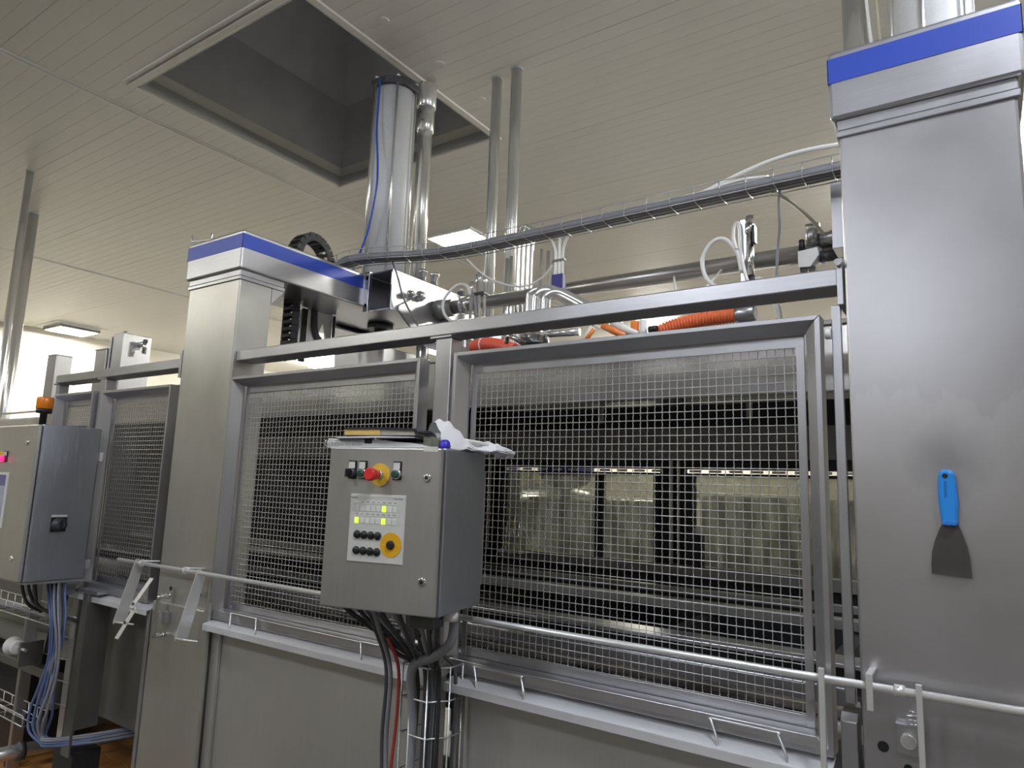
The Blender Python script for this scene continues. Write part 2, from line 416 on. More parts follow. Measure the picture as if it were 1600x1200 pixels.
for i in range(4):
    a, b = lo[i], lo[(i+1) % 4]; c, d = hi[i], hi[(i+1) % 4]
    n = Vector((b[1]-a[1], a[0]-b[0], 0)).normalized()*0.03
    mb = MB()
    mb.quad8([(a[0], a[1], CEIL+0.15), (b[0], b[1], CEIL+0.15), (b[0]+n.x, b[1]+n.y, CEIL+0.15), (a[0]+n.x, a[1]+n.y, CEIL+0.15)],
             [(a[0], a[1], zk), (b[0], b[1], zk), (b[0]+n.x, b[1]+n.y, zk), (a[0]+n.x, a[1]+n.y, zk)])
    mb.build('shaft_wall', 'hood', hatch)
    mb = MB()
    mb.quad8([(a[0], a[1], zk), (b[0], b[1], zk), (b[0]+n.x, b[1]+n.y, zk), (a[0]+n.x, a[1]+n.y, zk)],
             [(c[0], c[1], zt), (d[0], d[1], zt), (d[0]+n.x, d[1]+n.y, zt), (c[0]+n.x, c[1]+n.y, zt)])
    mb.build('hood_side', 'hood', hatch)
B(hi[0][0]-0.03, hi[1][0]+0.03, hi[0][1]-0.03, hi[2][1]+0.03, zt, zt+0.03).build('hood_top', 'hood', hatch)

# ------------------------------------------------------------------ ceiling lights (lamps in view, then unseen ones added)
def ceiling_light(x, y, w, d, mat, label, drop=0.0, bowl=0.0, group='ceiling light panels'):
    t = thing('ceiling_light', (x, y, CEIL), label, 'light', group)
    z = CEIL-0.014-drop
    f = 0.03
    for (a, b, c, e) in ((x-w/2-f, x+w/2+f, y-d/2-f, y-d/2), (x-w/2-f, x+w/2+f, y+d/2, y+d/2+f), (x-w/2-f, x-w/2, y-d/2, y+d/2), (x+w/2, x+w/2+f, y-d/2, y+d/2)):
        B(a, b, c, e, z-0.022, CEIL-0.014).build('frame_bar', 'joint', t)
    B(x-w/2+bowl*0.2, x+w/2-bowl*0.2, y-d/2+bowl*0.2, y+d/2-bowl*0.2, z-0.018-bowl, z-0.004).build('diffuser', mat, t)
    if drop:
        B(x-w/2-f, x+w/2+f, y-d/2-f, y+d/2+f, z, z+0.02).build('housing', 'joint', t)
        B(x-w/2-0.12, x+w/2+0.12, y-d/2-0.12, y+d/2+0.12, CEIL-0.024, CEIL-0.0142).build('ceiling_plate', 'joint', t)
ceiling_light(-4.50, 3.80, 0.56, 0.52, 'lamp_w', 'bright square ceiling light behind the tall press cylinder')
ceiling_light(-13.68, 3.85, 0.62, 0.62, 'lamp_w', 'square surface-mounted ceiling light by the far left wall', drop=0.06, bowl=0.0)
ceiling_light(-8.75, 8.40, 0.60, 0.60, 'lamp_w', 'far ceiling light glimpsed under the top rail beside the middle post')
LW = 0.60
for (x, y, mt, lb) in (
    (-9.6, -2.6, 'lamp_f', 'ceiling light out of frame far left on the camera side'),
    (-1.0, -8.5, 'lamp_c', 'ceiling light out of frame far behind the camera'),
    (-6.2, -3.8, 'lamp_f', 'ceiling light out of frame left on the camera side'),
    (-2.2, -3.8, 'lamp_c', 'ceiling light out of frame behind the camera'),
    (0.9, -1.5, 'lamp_c', 'added ceiling light out of frame right behind the camera'),  # unseen lamp added to brighten the column top and nearby pipe
    (1.6, 0.9, 'lamp_c', 'ceiling light out of frame above the right press gantry'),
    (0.2, 4.6, 'lamp_w', 'ceiling light hidden behind the right column'),
    (-12.0, 8.4, 'lamp_w', 'ceiling light far back in the left corner'),
    (-4.6, 9.4, 'lamp_w', 'ceiling light hidden behind the middle of the press'),
    (-0.5, 9.4, 'lamp_w', 'ceiling light far back hidden by the right column'),
    (-6.5, 13.2, 'lamp_w', 'ceiling light at the back wall of the hall'),
):
    ceiling_light(x, y, LW, LW, mt, lb, bowl=0.12)

# ================================================================== PRESS GANTRIES
def gantry(x0, x1, label, colmat, closed):
    cx = (x0+x1)/2
    g = thing('press_gantry', (cx, 0, 0), label, 'press frame', 'press gantries')
    B(x0, x1, 0.0, 0.17, 0.0, 2.535).build('column', colmat, g, 0.006)
    B(x0-0.006, x1+0.006, -0.006, 0.235, 2.530, 2.548).build('collar', 'steel_h', g, 0.003)
    B(x0-0.003, x1+0.003, -0.003, 0.232, 2.548, 2.578).build('collar_plate', 'steel_h', g, 0.003)
    bm_ = B(x0-0.017, x1+0.017, -0.016, 2.32, 2.576, 2.756).build('beam', 'steel_h', g, 0.008)
    e = 0.0012
    MB().box(x0-0.017-e, x1+0.017+e, -0.016-e, -0.0155, 2.672, 2.738).build('blue_stripe', 'blue', bm_)
    MB().box(x1+0.0165, x1+0.017+e, -0.016-e, 0.715, 2.672, 2.738).build('blue_stripe', 'blue', bm_)
    MB().box(x0-0.017-e, x0-0.0165, -0.016-e, 0.715, 2.672, 2.738).build('blue_stripe', 'blue', bm_)
    B(x0, x1, 2.15, 2.32, 0.0, 2.576).build('rear_column', 'steel', g, 0.006)
    for xg in (x1-0.012, x0):
        MB().prism([(0.17, 2.53), (0.235, 2.53), (0.17, 2.455)], 'x', xg, xg+0.012).build('gusset', 'steel', g)
    # cylinder mount: open-fronted boxes on both sides of the beam
    for sgn in (1, -1):
        xa = x1+0.017 if sgn > 0 else x0-0.017
        def X(d): return xa+sgn*d
        h = MB()
        h.box(X(0), X(0.185), 0.742, 1.42, 2.545, 2.556).box(X(0), X(0.185), 0.742, 1.42, 2.752, 2.762)
        h.box(X(0.175), X(0.185), 0.742, 1.42, 2.556, 2.752).box(X(0), X(0.175), 0.92, 0.93, 2.556, 2.752).box(X(0), X(0.175), 1.40, 1.41, 2.556, 2.752)
        if closed:
            h = MB().box(X(0), X(0.145), 0.90, 1.42, 2.56, 2.82)
        hs = h.build('cylinder_mount', 'steel', g, 0.002)
        if closed: continue
        B(X(0), X(0.035), 0.722, 0.742, 2.545, 2.765).build('mount_flange', 'steel', g, 0.002)
        for z in (2.58, 2.73):
            MB().lathe([(0.011, 0), (0.011, 0.010), (0.008, 0.012)], (X(0.018), 0.722, z), 'y', 6).build('bolt', 'chrome', hs)
    return g
gl_ = gantry(-3.09, -2.69, 'stainless press gantry with blue-striped cap left of the control box, beam running back', 'steel_door', False)
gr_ = gantry(-0.245, 0.112, 'wide near stainless press gantry with blue-striped cap carrying the blue scraper', 'column', True)
# right mount details seen on the left gantry
mt_ = thing('bolted_side_plate', (-2.49, 1.05, 2.545), 'sloping bolted steel bracket where the long horizontal tube meets the left gantry', 'bracket')
MB().prism([(0.79, 2.545), (0.79, 2.575), (0.93, 2.66), (1.16, 2.66), (1.16, 2.40), (1.00, 2.40)], 'x', -2.486, -2.474).build('plate', 'steel', mt_, 0.002)
MB().prism([(-2.474, 2.40), (-2.474, 2.60), (-2.36, 2.55), (-2.30, 2.44), (-2.30, 2.40)], 'y', 1.13, 1.145).build('web_plate', 'steel', mt_, 0.002)
for (y, z, r) in ((0.855, 2.652, 0.020), (0.935, 2.660, 0.030)):
    MB().lathe([(r*0.9, 0), (r, 0.004), (r, 0.016), (r*0.72, 0.020), (r*0.72, 0.034), (0.3*r, 0.038)], (-2.474, y, z), 'x', 18).build('cap_bolt', 'chrome', mt_)

# lower doors and hardware on the columns
d = thing('column_door', (-2.88, -0.006, 0.0), 'lower steel door on the left column with a chrome pull handle', 'door')
MB().prism([(-3.085, 0.06), (-3.085, 1.10), (-2.70, 1.10), (-2.66, 1.14), (-2.655, 0.06)], 'y', -0.016, -0.001).build('door_leaf', 'steel_door', d, 0.003)
B(-3.115, -3.09, -0.020, -0.001, 0.0, 1.06).build('hinge_strip', 'steel', d, 0.002)
hd = T([(-2.950, -0.017, 1.135), (-2.950, -0.058, 1.135), (-2.955, -0.066, 1.12), (-2.965, -0.066, 0.99), (-2.970, -0.058, 0.97), (-2.970, -0.017, 0.97)], 0.010, 10, 5).build('pull_handle', 'chrome', d, label='chrome pull handle')
for z, x in ((1.135, -2.950), (0.97, -2.970)):
    MB().lathe([(0.013, 0), (0.013, 0.008), (0.009, 0.012)], (x, -0.030, z), 'y', 12).build('handle_boss', 'chrome', hd)
B(-2.965, -2.935, -0.040, -0.017, 1.02, 1.07).build('latch_block', 'steel', d, 0.002)
for (x, z) in ((-2.955, 1.165), (-2.735, 1.165)):
    MB().lathe([(0.010, -0.0175), (0.010, -0.0158)], (x, 0.0, z), 'y', 12).build('bolt_hole', 'black', d)
b_ = thing('spring_latch', (-0.156, 0.0, 1.13), 'small spring latch bracket on the right column under the rod', 'latch')
B(-0.180, -0.133, -0.018, -0.001, 1.128, 1.190).build('plate', 'steel', b_, 0.002)
MB().lathe([(0.014, 0), (0.016, 0.004), (0.016, 0.016), (0.012, 0.020)], (-0.155, -0.018-0.020, 1.160), 'y', 16).build('bolt', 'pipe', b_)
MB().tube([(-0.146+0.013*math.cos(a*0.6), -0.022+0.010*math.sin(a*0.6), 1.188+a*0.0008) for a in range(36)], 0.0018, 6).build('spring', 'chrome', b_)
for (x, z, r) in ((-0.206, 1.131, 0.011), (-0.161, 1.098, 0.008)):
    MB().lathe([(r, -0.0022), (r, 0.001)], (x, 0.0, z), 'y', 14).build('bolt_hole', 'black', gr_)

# ================================================================== TOP RAILS, POSTS, MESH GUARDS
def top_rail(x0, x1, label):
    r = thing('top_rail', ((x0+x1)/2, 0.05, 2.14), label, 'rail', 'guard top rails')
    B(x0, x1, 0.015, 0.112, 2.160, 2.207).build('tube', 'steel_h', r, 0.004)
    return r
r1 = top_rail(-2.688, -0.262, 'long square top rail between the two gantries above the mesh guards')
B(-0.262, -0.249, 0.0, 0.125, 2.11, 2.225).build('end_plate', 'steel', r1, 0.001)
MB().lathe([(0.009, 0), (0.009, 0.012), (0.005, 0.016)], (-0.257, -0.014, 2.212), 'y', 8).build('bolt', 'chrome', r1)
r2 = top_rail(-4.43, -3.10, 'short square top rail left of the left gantry')
B(-3.112, -3.094, 0.0, 0.125, 2.11, 2.24).build('end_plate', 'steel', r2, 0.001)
def guard_post(x0, x1, y0, y1, z0, z1, label, mat='steel'):
    p = thing('guard_post', ((x0+x1)/2, (y0+y1)/2, z0), label, 'post', 'guard posts')
    B(x0, x1, y0, y1, z0, z1-0.008).build('upright', mat, p, 0.005)
    B(x0-0.022, x1, y0-0.004, y1, z1-0.008, z1).build('head_plate', mat, p, 0.001)
    MB().lathe([(0.007, 0), (0.007, 0.010)], (x0-0.012, (y0+y1)/2-0.01, z1-0.022), 'z', 6).build('bolt', 'chrome', p)
    return p
guard_post(-1.540, -1.468, 0.020, 0.080, 0.0, 2.160, 'upright square post behind the control box between two mesh guards')
guard_post(-3.905, -3.845, 0.020, 0.080, 0.0, 2.160, 'upright square post between the two left mesh guards')
guard_post(-4.43, -4.40, 0.020, 0.080, 0.0, 2.160, 'thin end post at the far left of the mesh guards')
st = thing('flat_side_strip', (-0.268, 0.03, 1.2), 'upright flat steel strip beside the right column', 'strip')
B(-0.281, -0.259, 0.022, 0.034, 1.20, 2.115).build('upper_bar', 'steel', st, 0.002)
B(-0.288, -0.255, 0.000, 0.060, 0.0, 1.168).build('lower_tube', 'steel', st, 0.002)
MB().prism([(0.000, 1.168), (0.060, 1.168), (0.060, 1.185), (0.018, 1.182)], 'x', -0.288, -0.255).build('cap', 'steel', st)
MB().lathe([(0.011, 0), (0.013, 0.003), (0.013, 0.014)], (-0.296, 0.022, 2.045), 'x', 12).build('stop_pin', 'white', st)

PITCH = 0.0220
def wires(x0, x1, z0, z1, y):
    """woven crimped wires as four-sided prisms"""
    mb = MB(); r = 0.00135
    nx = int((x1-x0)/PITCH); nz = int((z1-z0)/PITCH)
    fx = ((x1-x0)-nx*PITCH)/2; fz = ((z1-z0)-nz*PITCH)/2
    def run(pts, a, b):
        v = []
        for c in pts:
            for i, j in ((-1, 0), (0, -1), (1, 0), (0, 1)): v.append((c[0]+a[0]*i+b[0]*j, c[1]+a[1]*i+b[1]*j, c[2]+a[2]*i+b[2]*j))
        f = [(i*4+k, i*4+(k+1) % 4, i*4+4+(k+1) % 4, i*4+4+k) for i in range(len(pts)-1) for k in range(4)]
        mb.add(v, f, True)
    for i in range(nx+1):
        x = x0+fx+i*PITCH; n = int((z1-z0)/(PITCH/3))
        jx = random.uniform(-0.0007, 0.0007)
        run([(x+jx, y+0.0018*(1 if (k+i) % 2 else -1), z0+(z1-z0)*k/n) for k in range(n+1)], (r, 0, 0), (0, r, 0))
    for i in range(nz+1):
        z = z0+fz+i*PITCH; n = int((x1-x0)/(PITCH/3))
        jz = random.uniform(-0.0007, 0.0007)
        run([(x0+(x1-x0)*k/n, y-0.0026+0.0018*(-1 if (k+i) % 2 else 1), z+jz) for k in range(n+1)], (0, r, 0), (0, 0, r))
    return mb
def mesh_guard(x0, x1, z0, z1, label, yf=0.0):
    g = thing('mesh_guard', ((x0+x1)/2, 0.03, z0), label, 'guard', 'wire mesh guards')
    w = 0.036; yb = yf+0.052; ym = yf+0.066
    def mitre(p0, p1, q1, q0, nm, sl=0.044):                         # outer edge p0-p1, inner edge q0-q1; front slopes inwards
        def V(p, q, t, y): return (p[0]+(q[0]-p[0])*t, y, p[1]+(q[1]-p[1])*t)
        v = [V(p, q, t, y) for p, q in ((p0, q0), (p1, q1)) for t, y in ((0, yf), (0.34, yf), (1.0, yf+sl), (1.0, yb), (0, yb))]
        MB().add(v, [(0, 1, 2, 3, 4), (9, 8, 7, 6, 5)]+[(i, (i+1) % 5, 5+(i+1) % 5, 5+i) for i in range(5)]).build(nm, 'steel', g, 0.0012)
    A, Bq, C_, D_ = (x0, z0), (x1, z0), (x1, z1), (x0, z1)
    a, b, c, d_ = (x0+w, z0+w), (x1-w, z0+w), (x1-w, z1-w), (x0+w, z1-w)
    mitre(A, Bq, b, a, 'frame_bar', 0.002); mitre(Bq, C_, c, b, 'frame_bar', 0.02); mitre(C_, D_, d_, c, 'frame_bar'); mitre(D_, A, a, d_, 'frame_bar')
    s = 0.020; gx = 0.012
    ix0, ix1, iz0, iz1 = x0+w+0.004, x1-w-gx, z0+w-0.004, z1-w+0.004
    B(ix0, ix1, ym-0.008, ym-0.004, iz1-0.034, iz1).build('clamp_strip', 'steel_h', g, 0.001)
    B(ix0, ix1, ym-0.008, ym-0.004, iz0, iz0+0.030).build('clamp_strip', 'steel_h', g, 0.001)
    B(ix0, ix0+s, ym-0.010, ym-0.005, iz0, iz1-0.03).build('clamp_strip', 'steel', g, 0.001)
    B(ix1-s, ix1, ym-0.010, ym-0.005, iz0, iz1-0.03).build('clamp_strip', 'steel', g, 0.001)
    wires(ix0+0.006, ix1-0.006, iz0+0.006, iz1-0.006, ym+0.004).build('wire_mesh', 'wire', g, kind='stuff')
    return g
mesh_guard(-1.440, -0.303, 1.085, 2.091, 'large wire mesh guard right of the control box beside the right column')
mesh_guard(-2.690, -1.590, 1.075, 2.086, 'wire mesh guard behind the control box next to the left column')
mesh_guard(-3.832, -3.165, 1.075, 2.082, 'narrow wire mesh guard just left of the left column')
mesh_guard(-4.385, -3.925, 1.075, 2.090, 'leftmost wire mesh guard mostly hidden by the grey control cabinet')

# ------------------------------------------------------------------ sills and lower cover panels
def sill(x0, x1, label, hooks):
    s = thing('sill_ledge', ((x0+x1)/2, 0, 1.04), label, 'ledge', 'sill ledges under the mesh guards')
    MB().prism([(-0.036, 1.058), (0.040, 1.078), (0.040, 1.072), (-0.032, 1.052), (-0.032, 1.034), (-0.036, 1.034)], 'x', x0, x1).build('folded_plate', 'sill', s, 0.0012)
    for (a, b) in hooks:
        T([(a, -0.024, 1.060), (a-0.004, -0.020, 1.078), (a-0.020, -0.008, 1.110), (a-0.016, -0.006, 1.114), (b-0.024, -0.006, 1.114), (b-0.018, -0.008, 1.110), (b, -0.020, 1.078), (b+0.004, -0.024, 1.060)], 0.0035, 6, 4).build('wire_hook', 'zinc', s)
    return s
sill(-2.665, -1.420, 'steel sill ledge under the mesh guard left of the control box cables', [(-2.50, -2.34), (-1.76, -1.60)])
sill(-1.390, -0.306, 'steel sill ledge under the large right mesh guard', [(-1.275, -1.11), (-0.555, -0.402)])
sill(-3.84, -3.10, 'steel sill ledge under the narrow mesh guard left of the left column', [])
def cover(x0, x1, z0, z1, y, label, seams=(), mat='steel_panel'):
    c = thing('cover_panel', ((x0+x1)/2, y, z0), label, 'panel', 'lower cover panels')
    B(x0, x1, y, y+0.02, z0, z1).build('sheet', mat, c, 0.004)
    B(x0, x0+0.05, y-0.018, y, z0, z1).build('edge_fold', 'steel_panel', c, 0.004)
    for x in seams: B(x-0.002, x+0.002, y-0.0015, y+0.001, z0, z1).build('seam', 'dark', c)
    return c
cover(-2.665, -1.545, 0.15, 1.050, 0.030, 'plain dull steel cover panel below the left-middle mesh guard')
cover(-1.385, -0.300, 0.15, 1.050, 0.030, 'plain dull steel cover panel below the large right mesh guard')
cover(-3.84, -3.112, 0.465, 1.040, 0.100, 'plain steel cover panel left of the left column above the floor', mat='steel_dim')

# ================================================================== PNEUMATIC CYLINDERS ON THE GANTRIES
def press_cylinder(cx, cy, zb, zt, label, hose):
    c = thing('pneumatic_cylinder', (cx, cy, zb), label, 'cylinder', 'press cylinders')
    r = 0.124
    MB().lathe([(r, zb+0.05), (r, zt-0.045)], (cx, cy, 0), 'z', 40).build('barrel', 'alu', c)
    def head(z0, z1, nm):
        poly = []
        for k in range(8):
            a = math.pi/8+k*math.pi/4; rr = 0.158
            poly.append((cx+rr*math.cos(a), cy+rr*math.sin(a)))
        return MB().prism(poly, 'z', z0, z1).build(nm, 'cast', c, 0.006)
    head(zb, zb+0.05, 'bottom_head'); hh = head(zt-0.045, zt, 'top_head')
    MB().lathe([(0.10, zt), (0.085, zt+0.018), (0.05, zt+0.024)], (cx, cy, 0), 'z', 24).build('top_boss', 'cast', hh)
    for k in range(6):
        a = math.radians(-100)+k*math.pi/3
        x, y = cx+0.139*math.cos(a), cy+0.139*math.sin(a)
        tr = MB().cyl((x, y, zb+0.02), (x, y, zt+0.02), 0.0075, 10).build('tie_rod', 'pipe', c)
        MB().lathe([(0.013, zt), (0.013, zt+0.013), (0.010, zt+0.016)], (x, y, 0), 'z', 6).build('nut', 'zinc', tr)
    # guide tube with clamp behind the barrel
    gx, gy, gt = cx, cy+0.29, zt+0.17
    g = MB().cyl((gx, gy, 2.76), (gx, gy, gt-0.03), 0.047, 24).build('guide_tube', 'pipe', c)
    MB().lathe([(0.047, gt-0.33), (0.056, gt-0.32), (0.056, gt-0.16)], (gx, gy, 0), 'z', 24).build('sleeve', 'pipe', g)
    MB().lathe([(0.058, gt-0.16), (0.062, gt-0.155), (0.062, gt), (0.055, gt+0.006)], (gx, gy, 0), 'z', 24).build('clamp_collar', 'pipe', g)
    for z in (gt-0.11, gt-0.04):
        MB().lathe([(0.010, 0), (0.010, 0.03), (0.007, 0.034)], (gx-0.078, gy-0.03, z), 'x', 8).build('clamp_bolt', 'zinc', g)
    B(cx-0.14, cx+0.14, cy-0.15, gy+0.09, 2.756, 2.772).build('base_plate', 'steel', c, 0.002)
    MB().cyl((cx, cy, 2.30), (cx, cy, 2.57), 0.034, 20).build('piston_rod', 'chrome', c)
    MB().lathe([(0.075, 2.545), (0.075, 2.573)], (cx, cy, 0), 'z', 24).build('rod_seal', 'cast', c)
    if hose:
        T([(cx+0.02, cy-0.150, zt-0.02), (cx+0.045, cy-0.175, zt-0.35), (cx+0.095, cy-0.195, zt-0.62), (cx+0.10, cy-0.20, zt-0.78), (cx+0.05, cy-0.20, zt-1.02), (cx-0.055, cy-0.20, zt-1.24)], 0.006, 8, 8).build('air_hose', 'bluehose', c, label='thin blue air hose')
    return c
press_cylinder(-2.89, 1.07, 2.772, 4.085, 'tall grey press cylinder with blue air hose on the left gantry, below the hatch', True)
press_cylinder(-0.06, 1.07, 2.772, 4.085, 'grey press cylinder standing on the near right gantry, top out of frame', False)
def thin_hose(name, pts, r, mat, label, cat='hose', group=None, n=8, k=8):
    return MB().tube(spl(pts, k), r, n).build(name, mat, None, 0, None, label, cat, group, origin=pts[0])
thin_hose('hose', [(-0.235, 1.0, 2.76), (-0.25, 1.0, 3.2), (-0.275, 1.0, 3.7)], 0.006, 'hosewhite', 'thin white hose rising behind the right cap near the cylinder')
thin_hose('hose', [(-0.213, 1.1, 2.76), (-0.23, 1.12, 3.2), (-0.245, 1.12, 3.7)], 0.005, 'hoseyel', 'thin cream hose rising behind the right cap near the cylinder')

# ================================================================== PIPES
def ceiling_pipe(x, y, r, z0, label, z1=None):
    p = thing('ceiling_pipe', (x, y, z0), label, 'pipe', 'vertical pipes to the ceiling')
    MB().cyl((x, y, z0), (x, y, CEIL-0.004), r, 24).build('tube', 'pipe', p)
    MB().lathe([(r+0.006, CEIL-0.022), (r+0.006, CEIL-0.014)], (x, y, 0), 'z', 24).build('ceiling_collar', 'zinc', p)
ceiling_pipe(-2.471, 1.563, 0.034, 2.24, 'left of two bright vertical pipes into the ceiling behind the press')
ceiling_pipe(-2.303, 1.544, 0.036, 2.24, 'right of two bright vertical pipes into the ceiling behind the press')
ceiling_pipe(-6.842, 0.551, 0.030, 0.0, 'taller-looking left vertical pipe at the far left edge')
ceiling_pipe(-7.971, 1.013, 0.048, 0.0, 'second vertical pipe at the far left, right of the tall one')
ceiling_pipe(-0.365, 1.45, 0.050, 2.22, 'thick bright vertical pipe beside the near right column cap')
p = thing('horizontal_tube', (-1.35, 1.10, 2.62), 'long satin horizontal tube between the gantries above the top rail', 'tube')
MB().cyl((-2.474, 1.10, 2.624), (-0.262, 1.10, 2.624), 0.037, 28).build('tube', 'pipe_dull', p)
MB().lathe([(0.055, 0), (0.055, 0.05), (0.048, 0.06), (0.048, 0.12)], (-2.474, 1.10, 2.624), 'x', 28).build('end_socket', 'darkgrey', p)
MB().lathe([(0.044, 0), (0.050, 0.006), (0.050, 0.05), (0.044, 0.056)], (-2.300, 1.10, 2.624), 'x', 28).build('clamp_ring', 'chrome', p)
v = thing('valve_block', (-0.50, 1.0, 2.53), 'grey valve block clamped on the horizontal tube beside the right gantry', 'valve')
MB().prism([(-0.545, 2.535), (-0.545, 2.600), (-0.475, 2.607), (-0.468, 2.575), (-0.500, 2.532)], 'y', 0.985, 1.03).build('body', 'white', v, 0.002)
MB().lathe([(0.050, 0), (0.050, 0.055)], (-0.520, 1.10, 2.624), 'x', 24).build('tube_clamp', 'steel', v)
MB().lathe([(0.026, 0), (0.026, 0.055), (0.020, 0.06)], (-0.498, 1.04, 2.640), 'z', 18).build('valve_head', 'steel', v)
B(-0.520, -0.470, 1.015, 1.045, 2.705, 2.716).build('top_plate', 'chrome', v)
MB().lathe([(0.012, 0), (0.012, 0.045), (0.008, 0.05)], (-0.532, 1.0, 2.600), 'z', 12).build('black_fitting', 'black', v)
for x in (-0.528, -0.498): B(x-0.012, x+0.012, 0.995, 1.02, 2.520, 2.536).build('black_foot', 'black', v)
MB().lathe([(0.022, 0), (0.022, 0.05), (0.016, 0.052), (0.016, 0.08)], (-0.468, 1.02, 2.575), 'x', 14).build('side_fitting', 'cast', v)
MB().lathe([(0.024, 0), (0.024, 0.03), (0.028, 0.034), (0.028, 0.06)], (-0.470, 1.04, 2.655), 'x', 14).build('side_port', 'steel', v)
thin_hose('hose', [(-0.60, 0.79, 2.772), (-0.57, 0.81, 2.770), (-0.53, 0.88, 2.75), (-0.48, 0.97, 2.70), (-0.455, 1.03, 2.665)], 0.007, 'hoseyel', 'short cream hose from the cable basket down to the valve block')
thin_hose('hose', [(-0.565, 0.80, 2.785), (-0.572, 0.81, 2.74), (-0.575, 0.83, 2.66), (-0.59, 0.86, 2.58), (-0.60, 0.87, 2.45), (-0.60, 0.87, 2.26)], 0.005, 'cablel', 'thin grey cable hanging from the cable basket left of the valve block', 'cable')
# actuator with looped white hose
a = thing('air_actuator', (-0.72, 0.9, 2.24), 'slim upright chrome actuator with a looped white hose above the right mesh guard', 'actuator')
MB().lathe([(0.018, 2.675), (0.021, 2.68), (0.021, 2.715), (0.016, 2.72), (0.016, 2.745)], (-0.702, 0.9, 0), 'z', 18).build('head', 'chrome', a)
MB().cyl((-0.702, 0.9, 2.46), (-0.702, 0.9, 2.675), 0.013, 16).build('rod', 'chrome', a)
B(-0.740, -0.724, 0.895, 0.915, 2.24, 2.735).build('flat_bar', 'steel', a, 0.001)
MB().lathe([(0.016, 2.47), (0.016, 2.50)], (-0.702, 0.9, 0), 'z', 12).build('lower_gland', 'black', a)
B(-0.690, -0.680, 0.88, 0.915, 2.63, 2.70).build('sensor', 'black', a)
B(-0.80, -0.68, 0.88, 0.93, 2.425, 2.445).build('foot_plate', 'steel', a, 0.001)
T([(-0.735, 0.89, 2.52), (-0.75, 0.885, 2.60), (-0.80, 0.88, 2.663), (-0.855, 0.88, 2.65), (-0.888, 0.88, 2.585), (-0.868, 0.88, 2.505), (-0.82, 0.885, 2.465), (-0.77, 0.89, 2.455), (-0.745, 0.89, 2.46)], 0.0085, 10, 8).build('hose_loop', 'hosewhite', a)
T([(-0.75, 0.88, 2.61), (-0.762, 0.88, 2.66), (-0.757, 0.88, 2.71), (-0.745, 0.885, 2.72), (-0.738, 0.885, 2.69), (-0.735, 0.885, 2.60), (-0.718, 0.885, 2.50), (-0.695, 0.885, 2.44)], 0.007, 8, 6).build('hose_loop', 'hosewhite', a)
# three hoses dropping from the basket into a blue sleeve
h = thing('hose_drop', (-1.515, 0.80, 2.56), 'three white hoses dropping from the cable basket into a blue sleeve', 'hoses')
for i, dx in enumerate((-0.019, 0, 0.019)):
    T([(-1.515+dx*2.2, 0.80, 2.772), (-1.515+dx*1.5, 0.80, 2.74), (-1.515+dx, 0.80, 2.70), (-1.515+dx, 0.80, 2.56)], 0.0065, 8, 6).build('white_hose', 'hosewhite', h)
B(-1.545, -1.487, 0.786, 0.816, 2.50, 2.600).build('blue_sleeve', 'purple', h, 0.004, label='blue sleeve')
B(-1.548, -1.484, 0.79, 0.81, 2.662, 2.670).build('cable_tie', 'cablel', h)
thin_hose('hose', [(-1.545, 0.79, 2.645), (-1.60, 0.80, 2.60), (-1.70, 0.81, 2.575), (-1.82, 0.80, 2.60), (-1.93, 0.79, 2.66), (-2.02, 0.77, 2.745)], 0.0045, 'hosewhite', 'thin white hose sagging below the cable basket left of the blue sleeve')
# U-bend of three tubes
u = thing('bent_tube_set', (-1.50, 0.62, 2.22), 'trio of bent stainless tubes curving over behind the top rail', 'tubes')
for i, (dx, r) in enumerate(((-0.036, 0.016), (0.002, 0.026), (0.046, 0.020))):
    x = -1.515+dx; zt = 2.485-0.012*i
    T([(x, 0.62, 2.22), (x, 0.62, zt-0.05), (x+0.012, 0.62, zt-0.012), (x+0.05, 0.63, zt), (x+0.10, 0.64, zt-0.022), (x+0.22, 0.66, zt-0.095), (x+0.32, 0.68, zt-0.155)], r, 14, 8).build('bent_tube', 'pipe', u)
MB().lathe([(0.055, 2.30), (0.055, 2.33)], (-1.51, 0.62, 0), 'z', 20).build('clamp', 'chrome', u)
tc_ = thing('pipe_clamp_fitting', (-1.39, 0.42, 2.2), 'round chrome clamp fitting between the top rail and the right mesh guard', 'fitting')
MB().lathe([(0.042, 2.19), (0.058, 2.20), (0.058, 2.216), (0.062, 2.222), (0.062, 2.240), (0.055, 2.248), (0.044, 2.29)], (-1.395, 0.42, 0), 'z', 24).build('clamp_body', 'chrome', tc_)
MB().cyl((-1.34, 0.44, 2.236), (-1.215, 0.46, 2.236), 0.014, 16).build('side_tube', 'pipe', tc_)
T([(-1.52, 0.42, 2.215), (-1.50, 0.40, 2.235), (-1.465, 0.40, 2.222), (-1.45, 0.41, 2.21)], 0.010, 10, 5).build('elbow', 'chrome', tc_)
